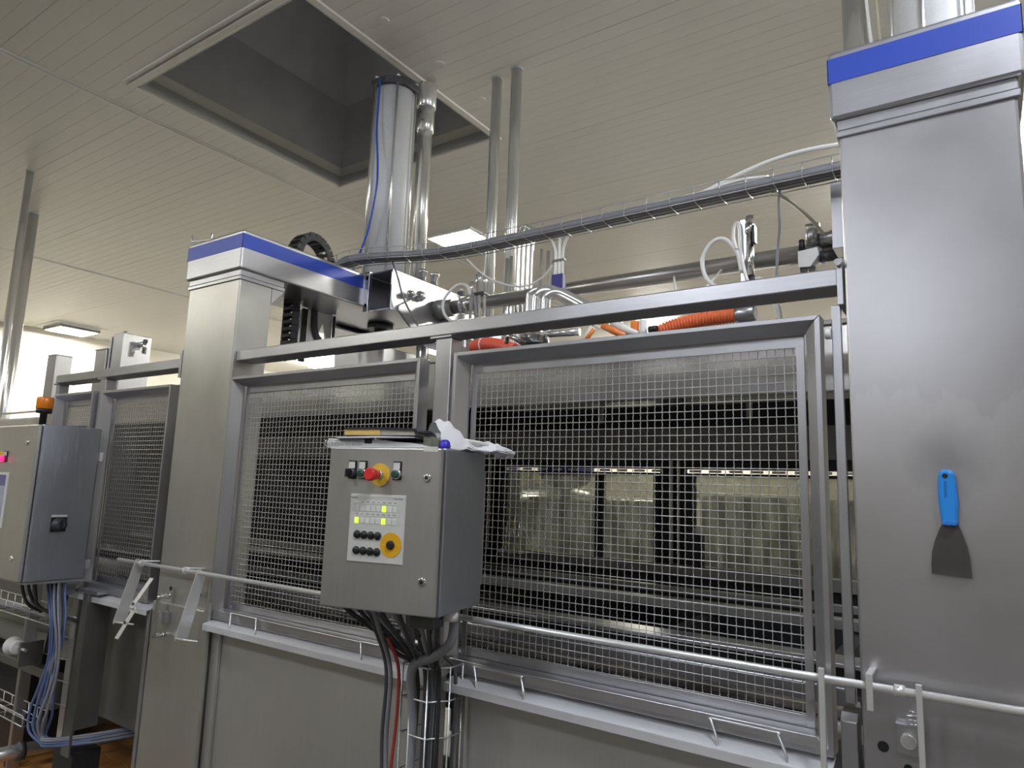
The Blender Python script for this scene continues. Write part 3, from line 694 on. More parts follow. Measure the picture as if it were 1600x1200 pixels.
# tall thin tubes with bends at the top, behind the rail
vt = thing('thin_tube_bank', (-2.0, 1.2, 2.24), 'bank of thin upright white tubes bending right just below the cable basket end', 'tubes')
for i in range(4):
    x = -2.022+i*0.030
    T([(x, 1.22, 2.24), (x, 1.22, 2.98-0.006*i), (x+0.004, 1.22, 3.035-0.012*i), (x+0.03, 1.21, 3.058-0.014*i), (x+0.065, 1.20, 3.048-0.014*i), (x+0.13, 1.19, 3.00-0.012*i)], 0.0095, 10, 6).build('thin_tube', 'pipe', vt)
for i, (x, y, r) in enumerate(((-2.15, 1.30, 0.012), (-2.11, 1.28, 0.010), (-1.90, 1.26, 0.008), (-1.88, 1.30, 0.010))):
    MB().cyl((x, y, 2.22), (x, y, 2.93), r, 12).build('ceiling_drop_tube', 'pipe', vt)
LCZ = 2.214
lc = thing('small_valve_cluster', (-2.04, 0.9, 2.4), 'cluster of small upright actuators and cables by the left gantry tube end', 'valves')
for i, (x, z) in enumerate(((-2.085, 2.675), (-2.060, 2.712), (-2.035, 2.716), (-2.010, 2.705))):
    MB().lathe([(0.008, LCZ), (0.008, z-0.05), (0.011, z-0.045), (0.011, z)], (x, 0.90+0.012*(i % 2), 0), 'z', 12).build('actuator_rod', 'pipe', lc)
B(-2.06, -1.995, 0.885, 0.93, 2.60, 2.612).build('clip', 'black', lc)
T([(-2.075, 0.88, 2.60), (-2.10, 0.88, 2.65), (-2.15, 0.87, 2.66), (-2.20, 0.86, 2.625), (-2.235, 0.86, 2.575), (-2.225, 0.86, 2.52), (-2.18, 0.86, 2.475), (-2.12, 0.86, 2.455)], 0.008, 8, 8).build('white_loop_hose', 'hosewhite', lc)
MB().lathe([(0.020, 0), (0.020, 0.06), (0.014, 0.065)], (-2.145, 0.87, 2.455), 'x', 14).build('blue_coupling', 'purple', lc)
B(-2.185, -2.145, 0.85, 0.89, 2.40, 2.475).build('white_block', 'white', lc, 0.002)
T([(-2.055, 0.885, 2.60), (-2.035, 0.88, 2.52), (-2.01, 0.88, 2.44)], 0.006, 8, 5).build('cable_tail', 'cablel', lc)
sv = thing('solenoid_pair', (-2.42, 1.36, 2.762), 'small dark solenoid fittings on top of the left cylinder mount', 'fitting')
B(-2.53, -2.50, 1.33, 1.37, 2.762, 2.80).build('coil', 'cast', sv, 0.003)
B(-2.515, -2.49, 1.40, 1.44, 2.762, 2.79).build('coil', 'cast', sv, 0.003)
MB().lathe([(0.012, 2.80), (0.012, 2.815)], (-2.515, 1.35, 0), 'z', 10).build('cap', 'white', sv)
for (y, l, zz) in ((1.02, 'left', 2.84), (1.12, 'right', 2.85)):
    MB().lathe([(0.022, 2.762), (0.022, zz-0.02), (0.027, zz-0.015), (0.027, zz)], (-2.53, y, 0), 'z', 16).build('air_port', 'chrome', None, 0, None, 'short %s chrome air port standing on the left cylinder mount' % ('nearer' if l == 'left' else 'farther'), 'fitting', origin=(-2.53, y, 2.762))

# ================================================================== ORANGE HOSES
def corrugated(name, pts, r, mat, label, ridge=0.0035, step=0.011):
    c = spl(pts, 24); L = [0]
    for i in range(1, len(c)): L.append(L[-1]+(c[i]-c[i-1]).length)
    n = int(L[-1]/step*4); path = []; rs = []
    j = 0
    for i in range(n+1):
        s_ = L[-1]*i/n
        while j < len(L)-2 and L[j+1] < s_: j += 1
        t = (s_-L[j])/max(1e-9, L[j+1]-L[j]); path.append(c[j].lerp(c[j+1], t))
        rs.append(r+ridge*math.sin(2*math.pi*s_/step))
    return MB().tube(path, r, 18, True, rs).build(name, mat, None, 0, None, label, 'hose', origin=pts[0])
oh = corrugated('corrugated_hose', [(-0.955, 0.55, 2.215), (-0.90, 0.55, 2.236), (-0.80, 0.55, 2.252), (-0.66, 0.55, 2.258)], 0.025, 'orange', 'orange corrugated hose lying above the large right mesh guard')
MB().lathe([(0.028, 0), (0.030, 0.01), (0.030, 0.06), (0.024, 0.065)], (-0.66, 0.55, 2.258), 'x', 18).build('hose_cuff', 'steel', oh)
rh = thing('red_hose_bundle', (-1.72, 0.50, 2.2), 'red-orange flat hose behind the middle post under the top rail', 'hose')
T([(-1.76, 0.52, 2.236), (-1.70, 0.50, 2.238), (-1.62, 0.49, 2.228), (-1.52, 0.48, 2.196)], 0.028, 16, 8).build('hose', 'redhose', rh)
MB().lathe([(0.030, 0), (0.030, 0.006)], (-1.700, 0.50, 2.238), 'x', 18).build('white_band', 'white', rh)
ob = thing('white_tube_strut', (-1.14, 0.45, 2.2), 'white and orange sloping tubes left of the orange hose', 'tubes')
T([(-1.20, 0.45, 2.185), (-1.155, 0.45, 2.245)], 0.012, 10).build('white_tube', 'white', ob)
T([(-1.185, 0.44, 2.188), (-1.145, 0.44, 2.236)], 0.008, 10).build('orange_tube', 'orange2', ob)
T([(-1.12, 0.46, 2.25), (-1.03, 0.46, 2.20)], 0.012, 10).build('orange_tube', 'orange2', ob)
T([(-1.09, 0.48, 2.26), (-0.99, 0.48, 2.205)], 0.014, 10).build('white_tube', 'white', ob)
of = thing('orange_fitting', (-0.97, 0.48, 2.2), 'orange and white upright fitting at the left end of the orange hose', 'fitting')
MB().lathe([(0.016, 2.18), (0.016, 2.262)], (-1.010, 0.50, 0), 'z', 14).build('orange_sleeve', 'orange2', of)
MB().lathe([(0.014, 2.18), (0.014, 2.262)], (-0.978, 0.50, 0), 'z', 14).build('white_sleeve', 'white', of)
MB().lathe([(0.014, 0), (0.014, 0.03)], (-0.955, 0.50, 2.225), 'x', 10).build('black_plug', 'black', of)
for i, x in enumerate((-0.86, -0.835, -0.80)):
    MB().cyl((x, 0.75, 2.22), (x, 0.75, 2.315), 0.009, 10).build('stub_tube', 'pipe', None, 0, None, ('leftmost', 'middle', 'rightmost')[i]+' short upright tube stub behind the orange corrugated hose', 'tube', 'tube stubs', origin=(x, 0.75, 2.22))
thin_hose('hose', [(-0.68, 0.86, 2.45), (-0.62, 0.70, 2.42), (-0.56, 0.54, 2.34), (-0.52, 0.5, 2.27), (-0.51, 0.5, 2.225), (-0.508, 0.5, 2.15)], 0.010, 'hosewhite', 'short white hose end right of the orange hose above the mesh guard')
thin_hose('hose', [(-1.08, 1.07, 2.60), (-1.03, 0.96, 2.50), (-0.99, 0.9, 2.455), (-0.955, 0.9, 2.462), (-0.90, 0.96, 2.50), (-0.87, 1.07, 2.60)], 0.005, 'hosewhite', 'small white hose tail above the middle of the top rail')

# ================================================================== CABLE BASKET
def basket_path():
    return spl([(-2.80, 0.665, 2.785), (-2.70, 0.640, 2.785), (-2.60, 0.645, 2.785), (-2.45, 0.690, 2.785), (-2.30, 0.745, 2.785), (-2.10, 0.785, 2.785), (-1.70, 0.795, 2.785), (-1.20, 0.795, 2.787), (-0.70, 0.795, 2.790), (-0.255, 0.795, 2.793)], 10)
bp = basket_path()
bt = thing('cable_basket', (-1.5, 0.79, 2.785), 'long wire cable basket sweeping from the left gantry to the near column', 'cable tray')
def offs(path, dy, dz):
    out = []
    for i, q in enumerate(path):
        t = (path[min(i+1, len(path)-1)]-path[max(i-1, 0)]); nrm = Vector((-t.y, t.x, 0)).normalized()
        out.append(q+nrm*dy+Vector((0, 0, dz)))
    return out
for (dy, dz) in ((-0.05, 0.0), (0.0, 0.0), (0.05, 0.0), (-0.05, 0.058), (0.05, 0.058), (-0.05, 0.03)):
    MB().tube(offs(bp, dy, dz), 0.0022, 6).build('long_wire', 'zinc', bt)
cum = [0.0]
for i in range(1, len(bp)): cum.append(cum[-1]+(bp[i]-bp[i-1]).length)
s_ = 0.05; j = 0
while s_ < cum[-1]:
    while cum[j+1] < s_: j += 1
    q = bp[j].lerp(bp[j+1], (s_-cum[j])/(cum[j+1]-cum[j])); t = bp[j+1]-bp[j]; nr = Vector((-t.y, t.x, 0)).normalized()*0.05
    up = Vector((0, 0, 0.060))
    MB().tube([q-nr+up, q-nr, q+nr, q+nr+up], 0.0022, 6).build('cross_wire', 'zinc', bt)
    s_ += 0.10
for i, (dy, dz, r, mt, l2) in enumerate(((-0.034, 0.016, 0.013, 'cablel', 'front'), (-0.008, 0.014, 0.011, 'cablel', 'second'), (0.016, 0.015, 0.012, 'cablel', 'third'), (0.036, 0.014, 0.010, 'cablel', 'back'), (-0.020, 0.034, 0.010, 'cablel', 'upper front'), (0.008, 0.034, 0.010, 'cablel', 'upper back'))):
    MB().tube(offs(bp, dy, dz), r, 8).build('cable', mt, None, 0, None, '%s grey cable lying in the long cable basket' % l2, 'cable', 'cables in the basket', origin=bp[0])
thin_hose('hose', [(-0.95, 0.79, 2.815), (-0.85, 0.79, 2.835), (-0.72, 0.79, 2.875), (-0.58, 0.79, 2.905), (-0.45, 0.79, 2.912), (-0.30, 0.79, 2.900), (-0.255, 0.79, 2.893)], 0.009, 'hosewhite', 'white hose arching up out of the cable basket near the right column')
thin_hose('hose', [(-0.92, 0.78, 2.81), (-0.80, 0.78, 2.838), (-0.70, 0.78, 2.848), (-0.60, 0.78, 2.838)], 0.007, 'hosewhite', 'short white hose in the cable basket under the arching hose')
thin_hose('cable', [(-2.455, 0.70, 2.785), (-2.452, 0.74, 2.72), (-2.448, 0.80, 2.60), (-2.44, 0.92, 2.47)], 0.005, 'cablel', 'thin grey cable hanging from the basket over the left bracket', 'cable')
hk = thing('wire_bracket', (-3.02, 0.10, 2.76), 'small open wire bracket on top of the left gantry cap', 'bracket')
MB().tube([(-3.04, 0.30, 2.772), (-3.075, 0.02, 2.772), (-3.10, -0.010, 2.770), (-3.10, -0.010, 2.805)], 0.0038, 6).build('wire', 'zinc', hk)
MB().tube([(-3.10, -0.010, 2.772), (-2.985, 0.02, 2.772), (-2.985, 0.02, 2.806)], 0.0038, 6).build('wire', 'zinc', hk)
MB().tube([(-2.985, 0.02, 2.772), (-2.97, 0.30, 2.772)], 0.0038, 6).build('wire', 'zinc', hk)
MB().tube([(-3.055, 0.11, 2.805), (-3.055, 0.11, 2.772), (-2.98, 0.11, 2.772), (-2.98, 0.11, 2.80)], 0.0038, 6).build('wire', 'zinc', hk)

# ================================================================== DRAG CHAIN
dc = thing('drag_chain', (-2.88, 0.5, 2.3), 'black plastic drag chain looping over the left gantry beam', 'cable chain')
# the loop stands above the beam in the Y-Z plane; a second run hangs below the beam
def chain_link(mb, c, t, w, h, ln):
    t = t.normalized(); xx = Vector((1, 0, 0)); nn = t.cross(xx).normalized()
    for sgn in (-1, 1):
        p0 = c+xx*sgn*w/2; mb.bar(p0-t*ln/2, p0+t*ln/2, 0.010, h, up=tuple(nn))
    mb.bar(c-xx*w/2+nn*h*0.42, c+xx*w/2+nn*h*0.42, ln*0.5, 0.008, up=tuple(nn))
    mb.bar(c-xx*w/2-nn*h*0.42, c+xx*w/2-nn*h*0.42, ln*0.5, 0.008, up=tuple(nn))
def chain(pts, step=0.036, w=0.075, h=0.042):
    c = spl(pts, 20); L = [0]
    for i in range(1, len(c)): L.append(L[-1]+(c[i]-c[i-1]).length)
    k = 0; s2 = 0
    while s2 < L[-1]:
        while k < len(L)-2 and L[k+1] < s2: k += 1
        q = c[k].lerp(c[k+1], (s2-L[k])/(L[k+1]-L[k]))
        mb = MB(); chain_link(mb, q, c[k+1]-c[k], w, h, step*0.97); mb.build('chain_link', 'rubber', dc, 0.002)
        s2 += step
chain([(-2.85, 0.395, 2.76), (-2.85, 0.395, 2.80), (-2.85, 0.415, 2.86), (-2.85, 0.46, 2.905), (-2.85, 0.52, 2.905), (-2.85, 0.575, 2.87), (-2.85, 0.605, 2.81), (-2.85, 0.61, 2.76)])
chain([(-2.90, 0.445, 2.56), (-2.90, 0.445, 2.24)])
bw = thing('torn_bag_strips', (-2.95, 0.62, 2.3), 'pale cloth strips and dark straps hanging under the left gantry beam', 'cloth')
B(-2.99, -2.985, 0.53, 0.575, 2.30, 2.56).build('pale_strip', 'paper', bw)
MB().prism([(0.62, 2.575), (0.79, 2.575), (0.785, 2.42), (0.765, 2.38), (0.745, 2.46), (0.725, 2.52), (0.69, 2.44), (0.66, 2.36), (0.635, 2.32)], 'x', -2.995, -2.985).build('pale_sheet', 'paper', bw)
B(-2.99, -2.975, 0.580, 0.610, 2.28, 2.57).build('dark_strap', 'rubber', bw)
T([(-2.98, 0.655, 2.575), (-2.975, 0.66, 2.48), (-2.975, 0.68, 2.43), (-2.975, 0.70, 2.42)], 0.018, 8, 5).build('dark_strap', 'cable', bw)
T([(-2.97, 0.79, 2.57), (-2.97, 0.79, 2.40)], 0.008, 8).build('dark_cord', 'cable', bw)

# ================================================================== CONTROL BOX
K = 0.94
cb = thing('control_box', (-1.529, -0.420, 1.310), 'steel control box with red emergency stop and keypad in front of the mesh guards', 'control box', rotz=math.radians(12.8), local=True)
cb.scale = (K, K, K)
BW, BD, BH = 0.383, 0.298, 0.467
B(0.0, BW, 0.020, BD, 0.0, BH).build('housing', 'steel_cab', cb, 0.004)
dr = B(-0.001, BW-0.006, 0.0, 0.017, 0.002, BH-0.002).build('door', 'steel_box', cb, 0.004)
def front(mb_prof, x, z, name, mat, parent, n=20, label=None):
    """lathe that sticks out of the door; profile (radius, distance out of the door)"""
    return MB().lathe([(r, -d_) for r, d_ in mb_prof], (x, 0.0, z), 'y', n).build(name, mat, parent, label=label)
for (x, z) in ((0.334, 0.381), (0.335, 0.094)):
    lk = front([(0.0125, -0.002), (0.0125, 0.003), (0.009, 0.005)], x, z, 'door_lock', 'chrome', dr, 18)
    front([(0.0055, 0.0045), (0.0055, 0.0058)], x, z, 'key_socket', 'black', lk, 6) if False else front([(0.0055, 0.0045), (0.0055, 0.0058)], x, z, 'lock_socket', 'black', dr, 6)
# selector, two green buttons, emergency stop
for (x, z, tx) in ((0.075, 0.392, 0.083), (0.119, 0.392, 0.119), (0.234, 0.391, 0.236)):
    B(tx-0.013, tx+0.014, -0.004, 0.001, 0.372, 0.426).build('button_plate', 'black', cb, 0.001)
    B(tx-0.011, tx+0.010, -0.0055, -0.003, 0.403, 0.422).build('label_tag', 'tag', cb)
front([(0.014, 0.0), (0.014, 0.012), (0.011, 0.014)], 0.083, 0.389, 'selector_base', 'cast', cb)
B(0.079, 0.087, -0.034, -0.012, 0.377, 0.401).build('selector_lever', 'black', cb, 0.002)
for x in (0.119, 0.236):
    front([(0.015, 0.0), (0.015, 0.009), (0.013, 0.011)], x, 0.389, 'button_ring', 'zinc', cb)
    front([(0.011, 0.009), (0.011, 0.017), (0.008, 0.019)], x, 0.389, 'green_button', 'green', cb)
front([(0.033, 0.0), (0.033, 0.003)], 0.179, 0.386, 'yellow_disc', 'yellow', cb, 36)
es = front([(0.011, 0.003), (0.011, 0.020), (0.013, 0.022), (0.0165, 0.040), (0.019, 0.044), (0.019, 0.056), (0.015, 0.063)], 0.179, 0.386, 'emergency_stop', 'red', cb, 28, label='red mushroom emergency stop button')
front([(0.0135, 0.0), (0.0135, 0.017)], 0.179, 0.386, 'stop_collar', 'zinc', cb, 20)
# keypad
kp = B(0.086, 0.271, -0.0035, 0.002, 0.136, 0.329).build('keypad', 'keypad', cb, 0.001)
B(0.0865, 0.2705, -0.0042, -0.0032, 0.322, 0.3285).build('bright_edge', 'tag', kp)
B(0.088, 0.110, -0.0043, -0.0034, 0.3165, 0.3195).build('print_mark', 'print', kp)
B(0.232, 0.262, -0.0043, -0.0034, 0.3165, 0.3195).build('print_mark', 'print', kp)
for row, (zl, zk_) in enumerate(((0.3065, 0.288), (0.272, 0.253))):
    for i in range(8):
        x = 0.111+i*0.0181
        lit = (row == 0 and i == 5) or (row == 1 and i in (0, 5))
        B(x-0.0082, x+0.0082, -0.0043, -0.0034, zl-0.0050, zl+0.0050).build('legend_strip', 'tag', kp)
        ws = [0.010, 0.007, 0.011, 0.009, 0.005, 0.012, 0.011, 0.010][(i+3*row) % 8]
        if not (row == 0 and i in (0,)):
            B(x-ws/2, x+ws/2, -0.0047, -0.0042, zl-0.0012, zl+0.0014).build('legend_print', 'print', kp)
        kk = B(x-0.0068, x+0.0068, -0.0050, -0.0034, zk_-0.0085, zk_+0.0085).build('lit_key' if lit else 'key', 'grn_lit' if lit else 'key', kp, 0.0008)
for row, z in enumerate((0.213, 0.168)):
    for i in range(4):
        MB().lathe([(0.0115, -0.0034), (0.0115, -0.007), (0.009, -0.010), (0.004, -0.0115)], (0.1165+i*0.0232, 0.0, z-0.0005*i), 'y', 20).build('round_key', 'black', kp)
am = MB().lathe([(0.0345, -0.0034), (0.0345, -0.005)], (0.231, 0.0, 0.189), 'y', 40).build('amber_disc', 'amber2', kp)
for sgn in (-1, 1): B(0.231+sgn*0.013, 0.231+sgn*0.034, -0.0056, -0.0048, 0.1875, 0.1900).build('disc_line', 'yellow', am)
MB().lathe([(0.0125, -0.005), (0.0125, -0.010), (0.009, -0.013)], (0.231, 0.0, 0.189), 'y', 24).build('centre_key', 'black', am)
B(0.318, 0.364, -0.0015, 0.001, 0.455, 0.4695).build('label_tag', 'tag', cb)
B(0.25, 0.33, 0.09, 0.16, -0.05, 0.0).build('gland_block', 'cable', cb, 0.004)
B(BW-0.10, BW-0.02, BD, BD+0.055, 0.05, 0.41).build('mounting_bracket', 'steel', cb, 0.002)
MB().lathe([(0.022, -0.03), (0.022, 0.0)], (0.355, 0.15, 0.0), 'z', 16).build('cable_gland', 'white', cb)
# --- things lying on the control box (placed in the box frame)
a0 = math.radians(12.8)
def cbw(x, y, z):
    return (-1.529+K*(x*math.cos(a0)-y*math.sin(a0)), -0.420+K*(x*math.sin(a0)+y*math.cos(a0)), 1.310+K*z)
BT = BH+0.0
def on_box(name, label, cat, x, y, z, rz):
    t = thing(name, cbw(x, y, z), label, cat, None, a0+math.radians(rz), True); t.scale = (K, K, K); return t
nb = on_box('spiral_notebook', 'white spiral-bound notebook lying open-edged at the bottom of the pile on the control box', 'notebook', -0.035, 0.03, BT, 3)
mb = MB()
mb.prism([(0.0, 0.004), (0.20, 0.002), (0.29, 0.006), (0.29, 0.010), (0.20, 0.024), (0.0, 0.026)], 'y', 0.0, 0.21)
mb.build('page_block', 'paper', nb, 0.002)
B(0.0, 0.27, -0.004, 0.215, 0.0, 0.003).build('back_cover', 'paper', nb)
for i in range(18):
    MB().tube([(-0.004+0.014*math.sin(q*math.pi/4), 0.012+i*0.0108, 0.014+0.014*math.cos(q*math.pi/4)) for q in range(8)], 0.0012, 5).build('coil', 'zinc', nb)
for i in range(22):
    MB().tube([(0.004+i*0.0055, -0.003, 0.022), (0.004+i*0.0055, -0.007, 0.014), (0.004+i*0.0055, -0.004, 0.006)], 0.0010, 5).build('coil', 'zinc', nb)
B(0.128, 0.155, -0.0015, 0.004, 0.012, 0.0255).build('black_clip', 'black', nb, 0.002)
ps = on_box('loose_papers', 'loose white sheets under the books at the right end of the pile', 'papers', 0.17, 0.02, BT, -2)
MB().prism([(0.0, 0.0), (0.14, 0.002), (0.145, 0.006), (0.08, 0.016), (0.0, 0.020)], 'y', 0.02, 0.20).build('sheet_stack', 'paper', ps)
b1 = on_box('exercise_book', 'thin open white booklet sandwiched between the notebook and the navy diary', 'book', 0.015, 0.02, BT+0.027, 1)
MB().prism([(-0.01, 0.0), (0.12, 0.002), (0.125, -0.004), (0.13, 0.002), (0.255, 0.003), (0.255, 0.005), (0.13, 0.007), (-0.01, 0.004)], 'y', 0.0, 0.19).build('pages', 'paper', b1)
MB().prism([(-0.01, -0.003), (0.12, -0.001), (0.255, 0.000), (0.255, 0.003), (0.12, 0.002), (-0.01, 0.0)], 'y', 0.0, 0.192).build('cover', 'navy', b1)
b2 = on_box('navy_diary', 'navy-covered diary with yellow page edges on top of the pile on the control box', 'diary', 0.025, 0.03, BT+0.035, 0)
MB().box(0.0, 0.125, 0.0, 0.17, 0.002, 0.020).build('yellow_pages', 'yellowpaper', b2)
MB().prism([(0.125, 0.002), (0.245, 0.002), (0.24, 0.017), (0.125, 0.020)], 'y', 0.002, 0.17).build('page_block', 'pageedge', b2)
MB().prism([(0.0, 0.020), (0.125, 0.0205), (0.245, 0.017), (0.252, 0.012), (0.257, 0.013), (0.248, 0.022), (0.125, 0.026), (0.0, 0.0245)], 'y', -0.004, 0.175).build('top_cover', 'navy', b2)
MB().prism([(0.0, -0.001), (0.252, -0.001), (0.252, 0.002), (0.0, 0.002)], 'y', -0.003, 0.175).build('bottom_cover', 'navy', b2)
g2 = on_box('clear_tumbler', 'small clear square plastic tumbler behind the label on the control box', 'tumbler', 0.30, 0.05, BT, 0)
mb = MB()
mb.box(-0.012, 0.040, 0.0, 0.003, 0, 0.034).box(-0.012, 0.040, 0.049, 0.052, 0, 0.034).box(-0.012, -0.009, 0.003, 0.049, 0, 0.034).box(0.037, 0.040, 0.003, 0.049, 0, 0.034).box(-0.009, 0.037, 0.003, 0.049, 0, 0.003).box(0.012, 0.016, 0.003, 0.049, 0.003, 0.034)
mb.build('cup', 'clear', g2)
bl = on_box('blue_wrapper', 'small bright violet-blue wrapper half under the plastic bag', 'wrapper', 0.36, 0.05, BT, 0)
MB().lathe([(0.016, 0.0), (0.017, 0.008), (0.014, 0.020), (0.008, 0.026)], (0, 0, 0), 'z', 14).build('crumpled_body', plain('violet_blue', (0.05, 0.03, 0.55), 0.35), bl)
# crumpled plastic bag: a lumpy sheet draped along the right edge of the box top
bg = on_box('plastic_bag', 'crumpled white plastic bag draped over the right side of the control box', 'bag', 0.31, 0.09, BT, 0)
def bag_sheet():
    rng = random.Random(3); nu, nv = 30, 10; v = []
    for layer in (0, 1):
        for i in range(nu+1):
            u_ = i/nu
            x = -0.01+0.14*u_; y = 0.0+0.19*u_
            hgt = 0.062*(1-u_)**0.8*(0.55+0.45*math.cos(u_*3))+0.018+0.012*math.sin(u_*9)
            if u_ > 0.85: x += (u_-0.85)*0.15; hgt -= (u_-0.85)*0.25
            wd = 0.085-0.030*u_+0.020*(u_ > 0.75)
            for j in range(nv+1):
                w2 = j/nv-0.5
                arch = hgt*(1-(2*w2)**2)**0.6 if abs(w2) < 0.5 else 0
                lum = 0.006*math.sin(14*u_+9*w2+layer)+0.004*math.sin(31*u_-17*w2)
                v.append((x-w2*wd*1.1, y+w2*wd*0.8, max(0.0015 if u_ < 0.8 else -0.03, arch+lum)*(1.0 if layer == 0 else 0.55)+0.002*(1-layer)))
    f = []
    for layer in (0, 1):
        o = layer*(nu+1)*(nv+1)
        for i in range(nu):
            for j in range(nv):
                q = [o+i*(nv+1)+j, o+(i+1)*(nv+1)+j, o+(i+1)*(nv+1)+j+1, o+i*(nv+1)+j+1]
                f.append(q if layer == 0 else q[::-1])
    mb = MB(); mb.add(v, f, True); return mb
bag_sheet().build('sheet', 'bag', bg)
MB().tube(spl([(0.07, 0.05, 0.030), (0.10, 0.10, 0.026), (0.14, 0.17, 0.016), (0.165, 0.20, 0.004), (0.15, 0.215, -0.008), (0.135, 0.195, 0.006)], 6), 0.007, 8).build('rolled_end', 'bag', bg)

# ================================================================== CABLES UNDER THE CONTROL BOX, VERTICAL BASKET
vb = thing('cable_ladder', (-1.43, -0.06, 0.0), 'narrow upright wire cable ladder below the control box', 'cable tray')
for (x, y) in ((-1.485, -0.115), (-1.45, -0.115), (-1.385, -0.115), (-1.345, -0.06), (-1.485, 0.0), (-1.345, 0.0)):
    MB().cyl((x, y, 0.05), (x, y, 1.115), 0.0028, 6).build('long_wire', 'zinc', vb)
for z in [0.10+0.102*i for i in range(10)]+[1.112]:
    MB().tube([(-1.485, 0.0, z), (-1.485, -0.115, z), (-1.385, -0.115, z), (-1.345, -0.06, z), (-1.345, 0.0, z)], 0.0028, 6).build('cross_wire', 'zinc', vb)
starts = [(-1.590, -0.30), (-1.555, -0.28), (-1.525, -0.27), (-1.50, -0.28), (-1.470, -0.26), (-1.44, -0.24), (-1.415, -0.24), (-1.39, -0.22), (-1.365, -0.21), (-1.335, -0.20), (-1.31, -0.19), (-1.285, -0.20), (-1.35, -0.15), (-1.40, -0.16)]
rng = random.Random(11)
names = ['first', 'second', 'third', 'fourth', 'fifth', 'sixth', 'seventh', 'eighth', 'ninth', 'tenth', 'eleventh', 'twelfth', 'thirteenth', 'fourteenth']
for i, (x, y) in enumerate(starts):
    ex = -1.472+0.118*(i/13.0); ey = rng.uniform(-0.10, -0.03)
    ex += rng.uniform(-0.012, 0.012)
    mt = ['cablek', 'cable', 'cable', 'cablel', 'cable', 'cablel', 'cable', 'cable', 'cablel', 'cable', 'cablel', 'cable', 'cablek', 'cable'][i]
    z1 = 1.20+rng.uniform(-0.03, 0.02)
    thin_hose('cable', [(x, y, 1.312), (x+(ex-x)*0.18, y+(ey-y)*0.2, 1.262), (x+(ex-x)*0.68, y+(ey-y)*0.65, z1-0.04), (ex, ey, 1.08), (ex+rng.uniform(-0.01, 0.01), ey, 0.80), (ex+rng.uniform(-0.012, 0.012), ey, 0.45), (ex, ey, 0.12)],
              rng.choice((0.0055, 0.0065, 0.0075)), mt, 'thin %s cable running from the control box down into the cable ladder' % {'cablek': 'black', 'cable': 'dark grey', 'cablel': 'light grey'}[mt], 'cable', '%s cables into the ladder' % {'cablek': 'black', 'cable': 'dark grey', 'cablel': 'light grey'}[mt], 8, 6)
thin_hose('conduit', [(-1.265, -0.16, 1.312), (-1.268, -0.15, 1.255), (-1.29, -0.14, 1.20), (-1.36, -0.13, 1.150), (-1.425, -0.125, 1.125), (-1.445, -0.122, 1.08), (-1.447, -0.105, 0.98), (-1.45, -0.10, 0.7), (-1.45, -0.10, 0.15)], 0.014, 'cablel', 'thick light grey conduit curving from the control box corner into the cable ladder', 'conduit', None, 12, 8)
for i, (x0_, x1_) in enumerate(((-1.50, -1.53), (-1.485, -1.515))):
    thin_hose('cable', [(x0_, -0.27, 1.312), (x0_-0.01, -0.22, 1.23), (x1_, -0.15, 1.13), (x1_+0.005, -0.14, 1.05), (x1_, -0.14, 0.9), (x1_+0.008, -0.135, 0.7), (x1_, -0.13, 0.3), (x1_, -0.13, 0.05)], 0.007, 'cablel' if i else 'cable', 'grey cable hanging %s left of the cable ladder' % ('outermost' if i == 0 else 'just inside the outermost one'), 'cable', None, 8, 6)
thin_hose('red_cable', [(-1.475, -0.20, 1.20), (-1.476, -0.16, 1.14), (-1.482, -0.135, 1.08), (-1.487, -0.13, 0.95), (-1.50, -0.13, 0.78), (-1.507, -0.13, 0.5), (-1.505, -0.13, 0.05)], 0.005, 'redcable', 'red cable beside the cable ladder below the control box', 'cable', None, 8, 6)

# ================================================================== TRIP ROD WITH LEVERS
tr = thing('trip_rod', (-1.5, -0.05, 1.26), 'long thin horizontal steel rod with hanging levers across the machine front', 'rod')
MB().cyl((-3.36, -0.05, 1.257), (0.62, -0.05, 1.262), 0.0085, 12).build('rod', 'bright', tr)
def lever(x, name='lever_plate'):
    MB().prism([(-0.060, 1.272), (-0.044, 1.272), (-0.020, 1.245), (-0.072, 1.005), (-0.128, 1.000), (-0.128, 1.012)], 'x', x-0.002, x+0.002).build(name, 'bright', tr, 0.0008)
    l = MB().cyl((x, -0.120, 1.006), (x+0.10, -0.090, 1.006), 0.004, 8).build('lever_pin', 'bright', tr)
for x in (-3.19, -2.70): lever(x)
MB().quad8([(-3.030, -0.075, 1.205), (-3.000, -0.075, 1.205), (-3.040, -0.128, 1.085), (-3.070, -0.128, 1.085)], [(-3.030, -0.071, 1.208), (-3.000, -0.071, 1.208), (-3.040, -0.124, 1.088), (-3.070, -0.124, 1.088)]).build('flat_lever', 'bright', tr)
MB().quad8([(-3.060, -0.122, 1.072), (-3.030, -0.122, 1.072), (-3.060, -0.165, 0.960), (-3.090, -0.165, 0.960)], [(-3.060, -0.118, 1.075), (-3.030, -0.118, 1.075), (-3.060, -0.161, 0.963), (-3.090, -0.161, 0.963)]).build('flat_lever', 'bright', tr)
MB().quad8([(-3.070, -0.126, 1.094), (-3.038, -0.126, 1.094), (-3.030, -0.120, 1.066), (-3.062, -0.120, 1.066)], [(-3.070, -0.120, 1.096), (-3.038, -0.120, 1.096), (-3.030, -0.114, 1.068), (-3.062, -0.114, 1.068)]).build('lever_bridge', 'bright', tr)
for (x, z) in ((-3.050, 1.10), (-3.060, 1.025)):
    MB().lathe([(0.006, 0), (0.006, 0.006)], (x, -0.148 if z < 1.05 else -0.126, z), 'y', 8).build('rivet', 'cast', tr)
